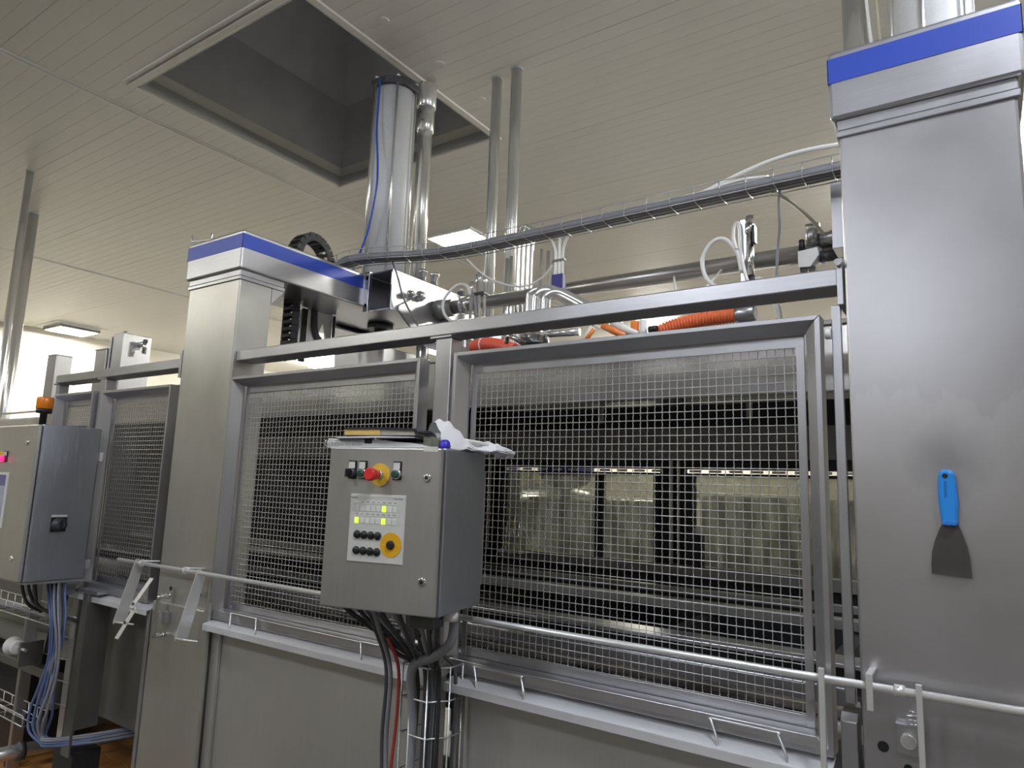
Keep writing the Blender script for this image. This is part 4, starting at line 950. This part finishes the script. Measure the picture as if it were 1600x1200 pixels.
for x in (-3.15, -2.80):
    MB().lathe([(0.016, 0), (0.016, 0.016)], (x-0.008, -0.05, 1.2575), 'x', 14).build('stop_collar', 'bright', tr)
    T([(x, -0.055, 1.268), (x+0.03, -0.03, 1.268), (x+0.06, -0.001, 1.268)], 0.0035, 6, 4).build('support_arm', 'bright', tr)
MB().box(-0.319, -0.307, -0.068, -0.058, 0.55, 1.285).build('flat_hanger', 'bright', tr, 0.001)
MB().box(-0.135, -0.124, -0.068, -0.058, 0.55, 1.283).build('flat_hanger', 'bright', tr, 0.001)
mb = MB(); mb.box(-0.226, -0.213, -0.066, -0.061, 1.215, 1.286).box(-0.226, -0.213, -0.066, 0.002, 1.284, 1.289)
mb.build('wall_strap', 'bright', tr, 0.001)
MB().lathe([(0.012, 0), (0.012, 0.020)], (-0.175, -0.05, 1.2618), 'x', 14).build('sleeve', 'bright', tr)

# ================================================================== SCRAPER
sc = thing('scraper', (-0.065, 0.0, 1.50), 'blue-handled steel scraper hanging on the near column face', 'scraper')
hp = []
ho = [(-0.0775, 1.700), (-0.0755, 1.714), (-0.068, 1.7195), (-0.056, 1.7195), (-0.0475, 1.714), (-0.0455, 1.700), (-0.0445, 1.672), (-0.0430, 1.650), (-0.0455, 1.618), (-0.0470, 1.603), (-0.0745, 1.603), (-0.0775, 1.635), (-0.0790, 1.665)]
MB().prism(ho, 'y', -0.026, -0.004).build('handle', 'handle', sc, 0.006)
MB().lathe([(0.0052, -0.0268), (0.0052, -0.0255)], (-0.0640, 0.0, 1.7060), 'y', 16).build('hanging_hole', 'black', sc)
B(-0.0665, -0.0625, -0.0272, -0.0262, 1.662, 1.695).build('handle_groove', plain('dark_blue_groove', (0.01, 0.15, 0.50), 0.5), sc)
MB().prism([(-0.0735, 1.603), (-0.0475, 1.603), (-0.0475, 1.611), (-0.054, 1.614), (-0.067, 1.614), (-0.0735, 1.611)], 'y', -0.0275, -0.002).build('handle_tip', plain('deeper_blue', (0.015, 0.20, 0.66), 0.4), sc, 0.002)
MB().prism([(-0.0735, 1.607), (-0.0470, 1.607), (-0.0400, 1.588), (-0.0325, 1.560), (-0.0290, 1.535), (-0.0275, 1.497), (-0.0985, 1.501), (-0.0985, 1.520), (-0.0960, 1.545), (-0.0890, 1.572), (-0.0790, 1.597)], 'y', -0.0115, -0.0100).build('blade', 'blade', sc)

# ================================================================== LEFT CONTROL CABINET
cc = thing('control_cabinet', (-4.0, -0.18, 1.135), 'dark grey steel control cabinet with rotary switch at the left edge', 'cabinet')
B(-4.32, -3.70, -0.300, -0.035, 1.135, 1.875).build('housing', 'steel_cab', cc, 0.006)
dr2 = B(-4.315, -3.704, -0.322, -0.303, 1.140, 1.872).build('door', 'steel_door', cc, 0.004)
for (x, z) in ((-3.798, 1.788), (-3.795, 1.240)):
    MB().lathe([(0.012, -0.328), (0.014, -0.324), (0.014, -0.320)], (x, 0, z), 'y', 14).build('door_lock', 'chrome', dr2)
B(-4.18, -3.952, -0.328, -0.321, 1.372, 1.640).build('screen_bezel', 'tag', dr2, 0.002)
B(-4.18, -3.972, -0.3295, -0.327, 1.395, 1.628).build('screen', 'screen2', dr2)
B(-4.18, -3.972, -0.3302, -0.3290, 1.575, 1.628).build('screen_header', 'screen', dr2)
B(-4.050, -4.008, -0.326, -0.321, 1.690, 1.745).build('button_plate', 'black', dr2)
B(-4.048, -4.032, -0.3275, -0.3255, 1.722, 1.742).build('label_tag', 'tag', dr2)
B(-4.026, -4.010, -0.3275, -0.3255, 1.722, 1.742).build('label_tag', 'tag', dr2)
MB().lathe([(0.011, -0.345), (0.015, -0.340), (0.015, -0.326)], (-4.045, 0, 1.706), 'y', 16).build('lit_button', 'pink_lit', dr2)
MB().lathe([(0.030, -0.325), (0.030, -0.322)], (-4.085, 0, 1.715), 'y', 28).build('yellow_disc', 'yellow', dr2)
sw = B(-3.700, -3.694, -0.216, -0.148, 1.366, 1.434).build('switch_plate', 'black', cc, 0.001)
MB().lathe([(0.034, 0.006), (0.034, 0.014), (0.024, 0.018), (0.024, 0.030), (0.018, 0.032)], (-3.700, -0.182, 1.400), 'x', 24).build('rotary_switch', 'cast', sw)
B(-3.670, -3.662, -0.188, -0.176, 1.378, 1.422).build('switch_grip', 'black', sw, 0.002)
B(-3.700, -3.6965, -0.216, -0.148, 1.436, 1.446).build('switch_label', 'tag', sw)
for z in (1.734, 1.205): B(-3.702, -3.690, -0.036, -0.020, z-0.022, z+0.022).build('hinge', 'pipe', cc)
MB().prism([(-0.30, 1.135), (-0.03, 1.135), (-0.02, 1.120), (-0.30, 1.128)], 'x', -4.30, -3.70).build('drip_lip', 'steel', cc)
B(-3.86, -3.78, -0.13, -0.03, 1.05, 1.135).build('foot_bracket', 'steel', cc, 0.002)
bc = thing('warning_beacon', (-3.85, -0.25, 1.875), 'orange warning beacon on a black stem on top of the control cabinet', 'beacon')
MB().lathe([(0.016, 1.875), (0.016, 1.935), (0.034, 1.938), (0.036, 1.958)], (-3.85, -0.25, 0), 'z', 20).build('stem', 'black', bc)
MB().lathe([(0.034, 1.958), (0.037, 1.963), (0.037, 2.010), (0.034, 2.016), (0.028, 2.018)], (-3.85, -0.25, 0), 'z', 16).build('lens', 'amber', bc)
# ledge under the cabinet, carrier post, cable bundle, small wire rungs
B(-3.70, -3.52, -0.05, 0.02, 1.075, 1.090).build('drip_shelf', 'steel', None, 0, None, 'small horizontal ledge plate right under the grey control cabinet', 'plate', origin=(-3.6, 0, 1.075))
cpst = thing('carrier_post', (-3.62, -0.05, 0.30), 'tapered upright angle post carrying the blue cables left of the lower panel', 'post')
MB().prism([(-3.680, 0.33), (-3.600, 0.33), (-3.600, 1.075), (-3.640, 1.075)], 'y', -0.055, -0.045).build('angle_face', 'steel_dim', cpst, 0.002)
MB().box(-3.604, -3.594, -0.055, 0.06, 0.45, 1.075).build('angle_side', 'steel_dim', cpst, 0.002)
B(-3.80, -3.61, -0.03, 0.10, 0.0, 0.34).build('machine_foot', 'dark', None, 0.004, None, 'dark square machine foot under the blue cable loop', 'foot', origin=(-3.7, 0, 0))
for i, z in enumerate((0.955, 0.855, 0.755, 0.655, 0.55)):
    T([(-3.665, -0.06, z), (-3.70, -0.09, z+0.012), (-3.75, -0.10, z+0.010)], 0.0035, 6, 4).build('rung', 'zinc', cpst)
cmats = ['cableb', 'cablep', 'cableb', 'cablel', 'cablep', 'cableb', 'cablel', 'cable', 'cablep', 'cableb']
CN = {'cableb': 'bright blue', 'cablep': 'pale blue', 'cablel': 'grey', 'cable': 'dark grey'}
cmats = ['cableb', 'cablep', 'cablel', 'cablep', 'cable', 'cableb', 'cablel', 'cablep', 'cableb', 'cable', 'cablel', 'cablep', 'cableb', 'cablel']
for i in range(14):
    e = 0.011*((i*7) % 5)-0.022; wv = 0.018*math.sin(i*2.1)
    t0 = -0.048+i*0.0075
    thin_hose('cable', [(-3.76+t0, -0.13+e, 1.135), (-3.74+t0*0.8, -0.13+e, 1.06), (-3.675+t0*0.6, -0.14+e, 0.97), (-3.662+t0*0.8+wv*0.5, -0.14+e*0.5, 0.86), (-3.680+t0*1.0+wv, -0.14, 0.74), (-3.705+t0*1.3+wv*0.6, -0.14+e*0.5, 0.62), (-3.722+t0*1.4, -0.14+e, 0.53), (-3.722+t0*1.1, -0.14+e, 0.47+t0*0.5), (-3.695, -0.13+e*0.5, 0.418+t0*0.3), (-3.655, -0.11+e*0.5, 0.405+t0*0.3), (-3.56, 0.04, 0.405+t0*0.4), (-3.42, 0.30, 0.42+t0*0.4), (-3.20, 0.62, 0.42+t0*0.4)], 0.0060, cmats[i],
              '%s cable of the bundle looping under the left control cabinet' % CN[cmats[i]], 'cable', '%s cables of the looping bundle' % CN[cmats[i]], 8, 6)
for i, x in enumerate((-4.08, -4.00, -3.93)):
    thin_hose('cable', [(x, -0.16, 1.135), (x+0.01, -0.15, 1.05), (x-0.03+0.05*(i == 1), -0.10, 0.97), (x-0.06+0.14*i, -0.02, 0.92)], 0.008, 'cable', '%s dark cable dropping from the cabinet bottom to the wire tray' % ('leftmost', 'middle', 'rightmost')[i], 'cable', 'cables under the cabinet')

# ================================================================== CLUTTER AT THE LOWER LEFT
cf = thing('conveyor_frame', (-4.6, 0.1, 0.0), 'low steel conveyor frame under the left control cabinet', 'conveyor')
B(-6.4, -3.93, 0.22, 0.24, 0.70, 1.12).build('side_plate', 'steel_dim', cf, 0.003)
B(-6.4, -4.02, -0.02, 0.03, 0.600, 0.645).build('side_rail', 'steel_dim', cf, 0.003)
B(-6.4, -3.93, 0.02, 0.22, 0.70, 0.712).build('ledge', 'steel_dim', cf, 0.002)
B(-4.12, -3.95, 0.00, 0.10, 0.46, 0.60).build('block', 'steel_dim', cf, 0.003)
for x in (-4.62, -5.6): B(x-0.03, x+0.03, 0.10, 0.16, 0.0, 0.70).build('leg', 'dark', cf, 0.003)
MB().cyl((-4.08, 0.02, 0.72), (-4.02, 0.02, 1.08), 0.030, 14).build('strut', 'dark', cf)
wr = thing('white_roller', (-4.20, -0.09, 0.745), 'white plastic spool roller beside the wire tray at the lower left', 'roller')
MB().lathe([(0.045, -0.035), (0.047, -0.030), (0.045, -0.022), (0.022, -0.012), (0.020, 0.002), (0.034, 0.018), (0.036, 0.030), (0.030, 0.036)], (-4.195, -0.10, 0.748), 'x', 24).build('spool', 'white', wr)
MB().cyl((-4.24, -0.10, 0.748), (-4.07, -0.10, 0.748), 0.008, 10).build('axle', 'pipe', wr)
B(-4.13, -4.11, -0.11, 0.0, 0.66, 0.78).build('bracket', 'steel_dim', wr, 0.002)
def wire_tray(x0, x1, y0, y1, z0, z1, label):
    t = thing('wire_tray', ((x0+x1)/2, (y0+y1)/2, z0), label, 'cable tray', 'wire trays')
    for (y, z) in ((y0, z0), (y0, z1), ((y0+y1)/2, z0), (y1, z0), (y1, z1)):
        MB().cyl((x0, y, z), (x1, y, z), 0.003, 6).build('long_wire', 'zinc', t)
    n = int((x1-x0)/0.10)
    for i in range(n+1):
        x = x0+(x1-x0)*i/n
        MB().tube([(x, y0, z1), (x, y0, z0), (x, y1, z0), (x, y1, z1)], 0.003, 6).build('cross_wire', 'zinc', t)
    return t
wire_tray(-5.4, -3.98, -0.02, 0.10, 0.865, 0.925, 'upper wire cable tray under the left control cabinet')
wire_tray(-5.2, -4.12, -0.05, 0.06, 0.36, 0.41, 'lower wire tray in the dark space under the conveyor')
for i in range(3):
    thin_hose('cable', [(-5.4, 0.0+0.03*i, 0.882), (-4.8, 0.01+0.03*i, 0.885), (-4.3, 0.02+0.03*i, 0.886), (-4.05, 0.03+0.02*i, 0.885)], 0.009, 'cablel', '%s cable lying in the upper wire tray at the left' % ('front', 'middle', 'back')[i], 'cable', 'cables in the upper wire tray')
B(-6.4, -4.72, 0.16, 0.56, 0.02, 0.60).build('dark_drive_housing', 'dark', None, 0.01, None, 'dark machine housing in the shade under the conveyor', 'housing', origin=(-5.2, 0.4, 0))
ft = thing('floor_tube', (-4.3, 0.0, 0.2), 'shiny horizontal tube near the floor at the lower left corner', 'tube')
MB().cyl((-4.28, -0.35, 0.215), (-4.14, 0.15, 0.225), 0.035, 18).build('tube', 'pipe', ft)
MB().lathe([(0.045, 0), (0.045, 0.03)], (-4.19, -0.03, 0.220), 'y', 18).build('flange', 'cast', ft)
B(-4.60, -3.98, -0.45, -0.12, 0.06, 0.10).build('foot_plate', 'steel_dim', None, 0.004, None, 'flat grey plate at the bottom left corner near the floor', 'plate', origin=(-4.3, -0.3, 0.06))
lf = thing('floor_cable_tray', (-3.55, 0.4, 0.30), 'dark low cable tray with wires behind the lower left panel', 'cable tray')
for y in (0.22, 0.34, 0.46): MB().cyl((-3.62, y, 0.36), (-2.8, y+0.35, 0.36), 0.004, 6).build('long_wire', 'zinc', lf)
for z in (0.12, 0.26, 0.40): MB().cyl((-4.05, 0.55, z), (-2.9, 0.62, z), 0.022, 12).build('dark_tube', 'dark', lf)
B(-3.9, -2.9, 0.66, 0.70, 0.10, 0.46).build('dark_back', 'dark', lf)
thin_hose('cable', [(-3.40, 0.30, 0.46), (-3.41, 0.28, 0.32), (-3.44, 0.25, 0.15), (-3.46, 0.22, 0.02)], 0.008, 'cablek', 'black cable reaching the orange tiles beside the left column', 'cable')

# ================================================================== INSIDE THE PRESS
pb = thing('press_beam', (-2.4, 0.65, 1.98), 'glossy steel press beam seen through the top of the mesh guards', 'beam')
B(-6.0, -0.31, 0.56, 0.74, 1.980, 2.195).build('beam_face', 'steel_wet', pb, 0.006)
B(-6.0, -0.31, 0.56, 2.13, 2.196, 2.212).build('top_cover', 'darkgrey', pb, 0.002)  # unseen roof plate added to keep the press interior dark
for x in (-5.0, -4.0, -2.05, -1.35, -0.72): B(x-0.009, x+0.009, 0.90, 0.918, 1.94, 2.196).build('hanger_strip', 'darkgrey', pb)
rg = thing('rear_guard', (-1.5, 2.2, 1.0), 'dark rear guard wall with clear panes at the back of the press', 'guard')
B(-6.2, -0.26, 2.14, 2.148, 1.850, 2.030).build('cover_band', 'darkgrey', rg, 0.002)
B(-6.2, -0.26, 2.150, 2.165, 1.79, 2.21).build('upper_shade_sheet', 'dark', rg)  # dark sheet stands in for the shadowed far side of the press
B(-6.2, -2.70, 2.150, 2.165, 0.20, 1.80).build('left_sheet', 'dark', rg)
B(-2.70, -0.26, 2.150, 2.165, 0.20, 1.185).build('lower_sheet', 'dark', rg)
B(-2.70, -0.26, 2.105, 2.165, 1.185, 1.250).build('window_rail', 'darkgrey', rg, 0.003)
B(-2.70, -0.26, 2.135, 2.165, 1.752, 1.768).build('slotted_rail', 'dark', rg)
for (x0, x1) in ((-2.715, -2.685), (-2.000, -1.945), (-1.615, -1.58), (-1.535, -1.515), (-1.42, -1.365)):
    B(x0, x1, 2.125, 2.165, 1.24, 1.76).build('window_post', 'dark', rg, 0.002)
B(-1.58, -1.42, 2.150, 2.165, 1.24, 1.80).build('post_sheet', 'dark', rg)
for (x0, x1) in ((-2.80, -2.785), (-1.500, -1.485), (-1.455, -1.445)):
    B(x0, x1, 2.10, 2.115, 1.25, 1.84).build('rear_rod', 'steel', rg)
x = -2.66
while x < -0.35:
    if not (-1.62 < x < -1.40):
        B(x, x+0.068, 2.128, 2.134, 1.772, 1.786).build('lit_slot', 'white', rg)  # white blocks stand in for light showing through the rail slots
    x += 0.115
for (x0, x1) in ((-2.685, -2.000), (-1.945, -1.615), (-1.365, -0.26)):
    B(x0, x1, 2.150, 2.156, 1.25, 1.752).build('pane', 'pane', rg)
bt2 = thing('blue_tub', (-2.15, 2.40, 1.6), 'dark blue rounded plastic tub behind the left clear pane', 'tub')
MB().lathe([(0.05, -0.10), (0.15, -0.06), (0.19, 0.0), (0.20, 0.10)], (-2.395, 2.45, 1.750), 'z', 28).build('tub', 'purple', bt2)
MB().cyl((-2.395, 2.45, 0.0), (-2.395, 2.45, 1.66), 0.03, 12).build('stand_post', 'dark', bt2)
MB().lathe([(0.16, 0.0), (0.16, 0.02), (0.04, 0.04)], (-2.395, 2.45, 0), 'z', 20).build('stand_base', 'dark', bt2)
rh1 = thing('rear_housing', (-0.95, 3.2, 0.0), 'wide olive-grey machine housing behind the right clear pane', 'housing', 'rear machine housings')
B(-1.62, -0.10, 2.95, 3.7, 0.0, 1.625).build('housing_body', 'steel_panel', rh1, 0.01)
B(-1.64, -0.08, 2.93, 3.72, 1.625, 1.645).build('housing_lid', 'pipe', rh1, 0.004)
B(-1.50, -1.46, 2.93, 2.95, 0.1, 1.60).build('corner_strip', 'pipe', rh1, 0.002)
rh2 = thing('rear_housing', (-2.6, 3.3, 0.0), 'narrower steel machine housing behind the left clear panes', 'housing', 'rear machine housings')
B(-3.05, -1.95, 3.05, 3.8, 0.0, 1.56).build('housing_body', 'steel', rh2, 0.01)
B(-3.07, -1.93, 3.03, 3.82, 1.56, 1.585).build('housing_lid', 'pipe', rh2, 0.004)
B(-2.06, -2.02, 3.03, 3.05, 0.1, 1.55).build('corner_strip', 'white', rh2, 0.002)
tk = thing('rear_tank', (-3.2, 4.4, 0.0), 'pale steel tank standing behind the clear panes', 'tank')
MB().lathe([(0.60, 0.3), (0.60, 1.50), (0.50, 1.62), (0.15, 1.70)], (-3.75, 4.4, 0), 'z', 32).build('tank_body', 'steel', tk)
for a in range(3):
    MB().cyl((-3.75+0.45*math.cos(a*2.1), 4.4+0.45*math.sin(a*2.1), 0), (-3.75+0.45*math.cos(a*2.1), 4.4+0.45*math.sin(a*2.1), 0.32), 0.03, 10).build('tank_leg', 'steel', tk)
sf = thing('sensor_fittings', (-2.55, 2.02, 1.25), 'small upright sensors with yellow collars and a white cable in front of the left pane', 'sensors')
for (x, z0, z1, r) in ((-2.60, 1.25, 1.40, 0.007), (-2.54, 1.25, 1.47, 0.010), (-2.56, 1.25, 1.44, 0.006), (-2.50, 1.25, 1.44, 0.006)):
    MB().cyl((x, 2.03, z0), (x, 2.03, z1), r, 10).build('sensor_rod', 'pipe', sf)
for (x, z) in ((-2.60, 1.275), (-2.54, 1.40), (-2.585, 1.49)):
    MB().lathe([(0.011, 0), (0.011, 0.03)], (x, 2.03, z), 'z', 10).build('yellow_collar', 'brass', sf)
B(-2.64, -2.47, 2.00, 2.06, 1.235, 1.250).build('sensor_base', 'white', sf)
T([(-2.52, 2.02, 1.44), (-2.48, 2.02, 1.43), (-2.43, 2.02, 1.36), (-2.39, 2.02, 1.26)], 0.004, 6, 6).build('white_cable', 'hosewhite', sf)
T([(-2.545, 2.02, 1.44), (-2.575, 2.02, 1.43), (-2.585, 2.02, 1.385), (-2.57, 2.02, 1.35)], 0.004, 6, 6).build('white_cable', 'hosewhite', sf)
wk = thing('round_fitting', (-1.36, 2.08, 1.42), 'small pale round fitting beside the right clear pane', 'fitting')
MB().lathe([(0.018, 0), (0.024, 0.008), (0.024, 0.03), (0.014, 0.04)], (-1.33, 2.09, 1.430), 'z', 16).build('round_head', 'white', wk)
B(-1.355, -1.305, 2.08, 2.12, 1.25, 1.43).build('fitting_bracket', 'dark', wk)
cvi = thing('press_conveyor', (-2.4, 0.6, 0.9), 'steel conveyor rails running through the press behind the mesh guards', 'conveyor')
B(-6.0, -0.30, 0.40, 0.52, 1.192, 1.204).build('near_rail_top', 'steel_h', cvi, 0.002)
B(-6.0, -0.30, 0.508, 0.52, 1.10, 1.192).build('near_rail_web', 'dark', cvi)
MB().cyl((-6.0, 0.36, 1.098), (-0.30, 0.36, 1.098), 0.024, 16).build('near_tube', 'pipe_dull', cvi)
MB().cyl((-6.0, 0.40, 1.030), (-0.30, 0.40, 1.030), 0.024, 16).build('near_tube', 'pipe_dull', cvi)
B(-6.0, -0.30, 0.30, 0.33, 1.118, 1.165).build('guide_bar', 'steel_h', cvi, 0.003)
B(-6.0, -0.30, 1.02, 1.06, 1.19, 1.225).build('mid_rail', 'darkgrey', cvi, 0.002)
B(-6.0, -0.30, 1.45, 1.49, 1.185, 1.215).build('mid_rail', 'darkgrey', cvi, 0.002)
B(-6.0, -0.30, 1.86, 1.92, 1.06, 1.10).build('far_rail', 'darkgrey', cvi, 0.002)
B(-6.0, -0.30, 0.30, 2.12, 0.86, 0.88).build('shade_tray', 'dark', cvi)  # dark tray added to darken the bottom of the interior
for x in (-5.4, -3.5, -2.4, -1.2, -0.5):
    B(x-0.03, x+0.03, 0.52, 1.9, 0.98, 1.04).build('cross_member', 'dark', cvi)
mh = thing('grey_mould_cover', (-2.75, 1.2, 1.2), 'pale grey rounded mould cover inside the press left of the control box', 'cover')
MB().prism([(-2.86, 1.20), (-2.86, 1.26), (-2.82, 1.40), (-2.74, 1.50), (-2.60, 1.54), (-2.20, 1.55), (-2.20, 1.20)], 'y', 0.95, 1.25).build('shell', 'darkgrey', mh, 0.01)
hb = thing('hanging_block', (-3.0, 1.0, 2.22), 'grey box block between the top rail and the press beam under the left cylinder', 'block')
B(-3.10, -2.70, 0.92, 1.30, 2.214, 2.40).build('block_body', 'steel', hb, 0.004)
MB().cyl((-2.62, 1.15, 2.214), (-2.62, 1.15, 2.54), 0.036, 16).build('guide_rod', 'pipe', hb)
# far uprights left of the press
for i, (x0, x1, y0, y1, zt) in enumerate(((-6.10, -5.95, 0.60, 0.72, 2.560), (-5.31, -5.15, 0.60, 0.72, 2.538))):
    u2 = thing('steel_upright', ((x0+x1)/2, 0.66, 0.0), '%s plain square upright behind the short left top rail' % ('left' if i == 0 else 'right'), 'upright', 'far left uprights')
    B(x0, x1, y0, y1, 0.0, zt).build('post', 'steel', u2, 0.004)
    B(x0-0.004, x1+0.004, y0-0.004, y1+0.004, zt, zt+0.006).build('cap', 'steel', u2)
lg = thing('lift_column', (-4.95, 0.65, 0.0), 'taller grey lift column with a small chrome valve behind the short left top rail', 'column')
B(-5.07, -4.93, 0.60, 0.80, 0.0, 2.635).build('box_column', 'steel', lg, 0.004)
B(-5.115, -5.095, 0.60, 0.66, 0.0, 2.62).build('guide_bar', 'steel', lg, 0.002)
MB().lathe([(0.012, 2.635), (0.012, 2.665)], (-5.03, 0.66, 0), 'z', 10).build('stud', 'chrome', lg)
MB().lathe([(0.020, 0), (0.020, 0.05), (0.014, 0.06)], (-4.93, 0.72, 2.57), 'x', 12).build('valve', 'chrome', lg)
MB().lathe([(0.016, 2.50), (0.016, 2.60)], (-4.86, 0.72, 0), 'z', 12).build('valve', 'chrome', lg)
T([(-4.88, 0.70, 2.53), (-4.92, 0.68, 2.53), (-4.945, 0.66, 2.47), (-4.945, 0.66, 2.30)], 0.008, 8, 6).build('white_hose', 'hosewhite', lg)
cr = thing('far_tank', (-6.4, 0.0, 0.0), 'plain steel tank wall behind the beacon at the left edge', 'tank')
B(-8.6, -6.08, 0.78, 1.9, 0.0, 2.11).build('tank_wall', 'steel_panel', cr, 0.02)
MB().tube([(-8.4, 0.85, 2.11), (-8.4, 0.85, 2.17), (-6.2, 0.85, 2.17), (-6.2, 0.85, 2.11)], 0.010, 8).build('top_rail', 'pipe', cr)
for o in bpy.data.objects:
    if '_local' in o: del o['_local']
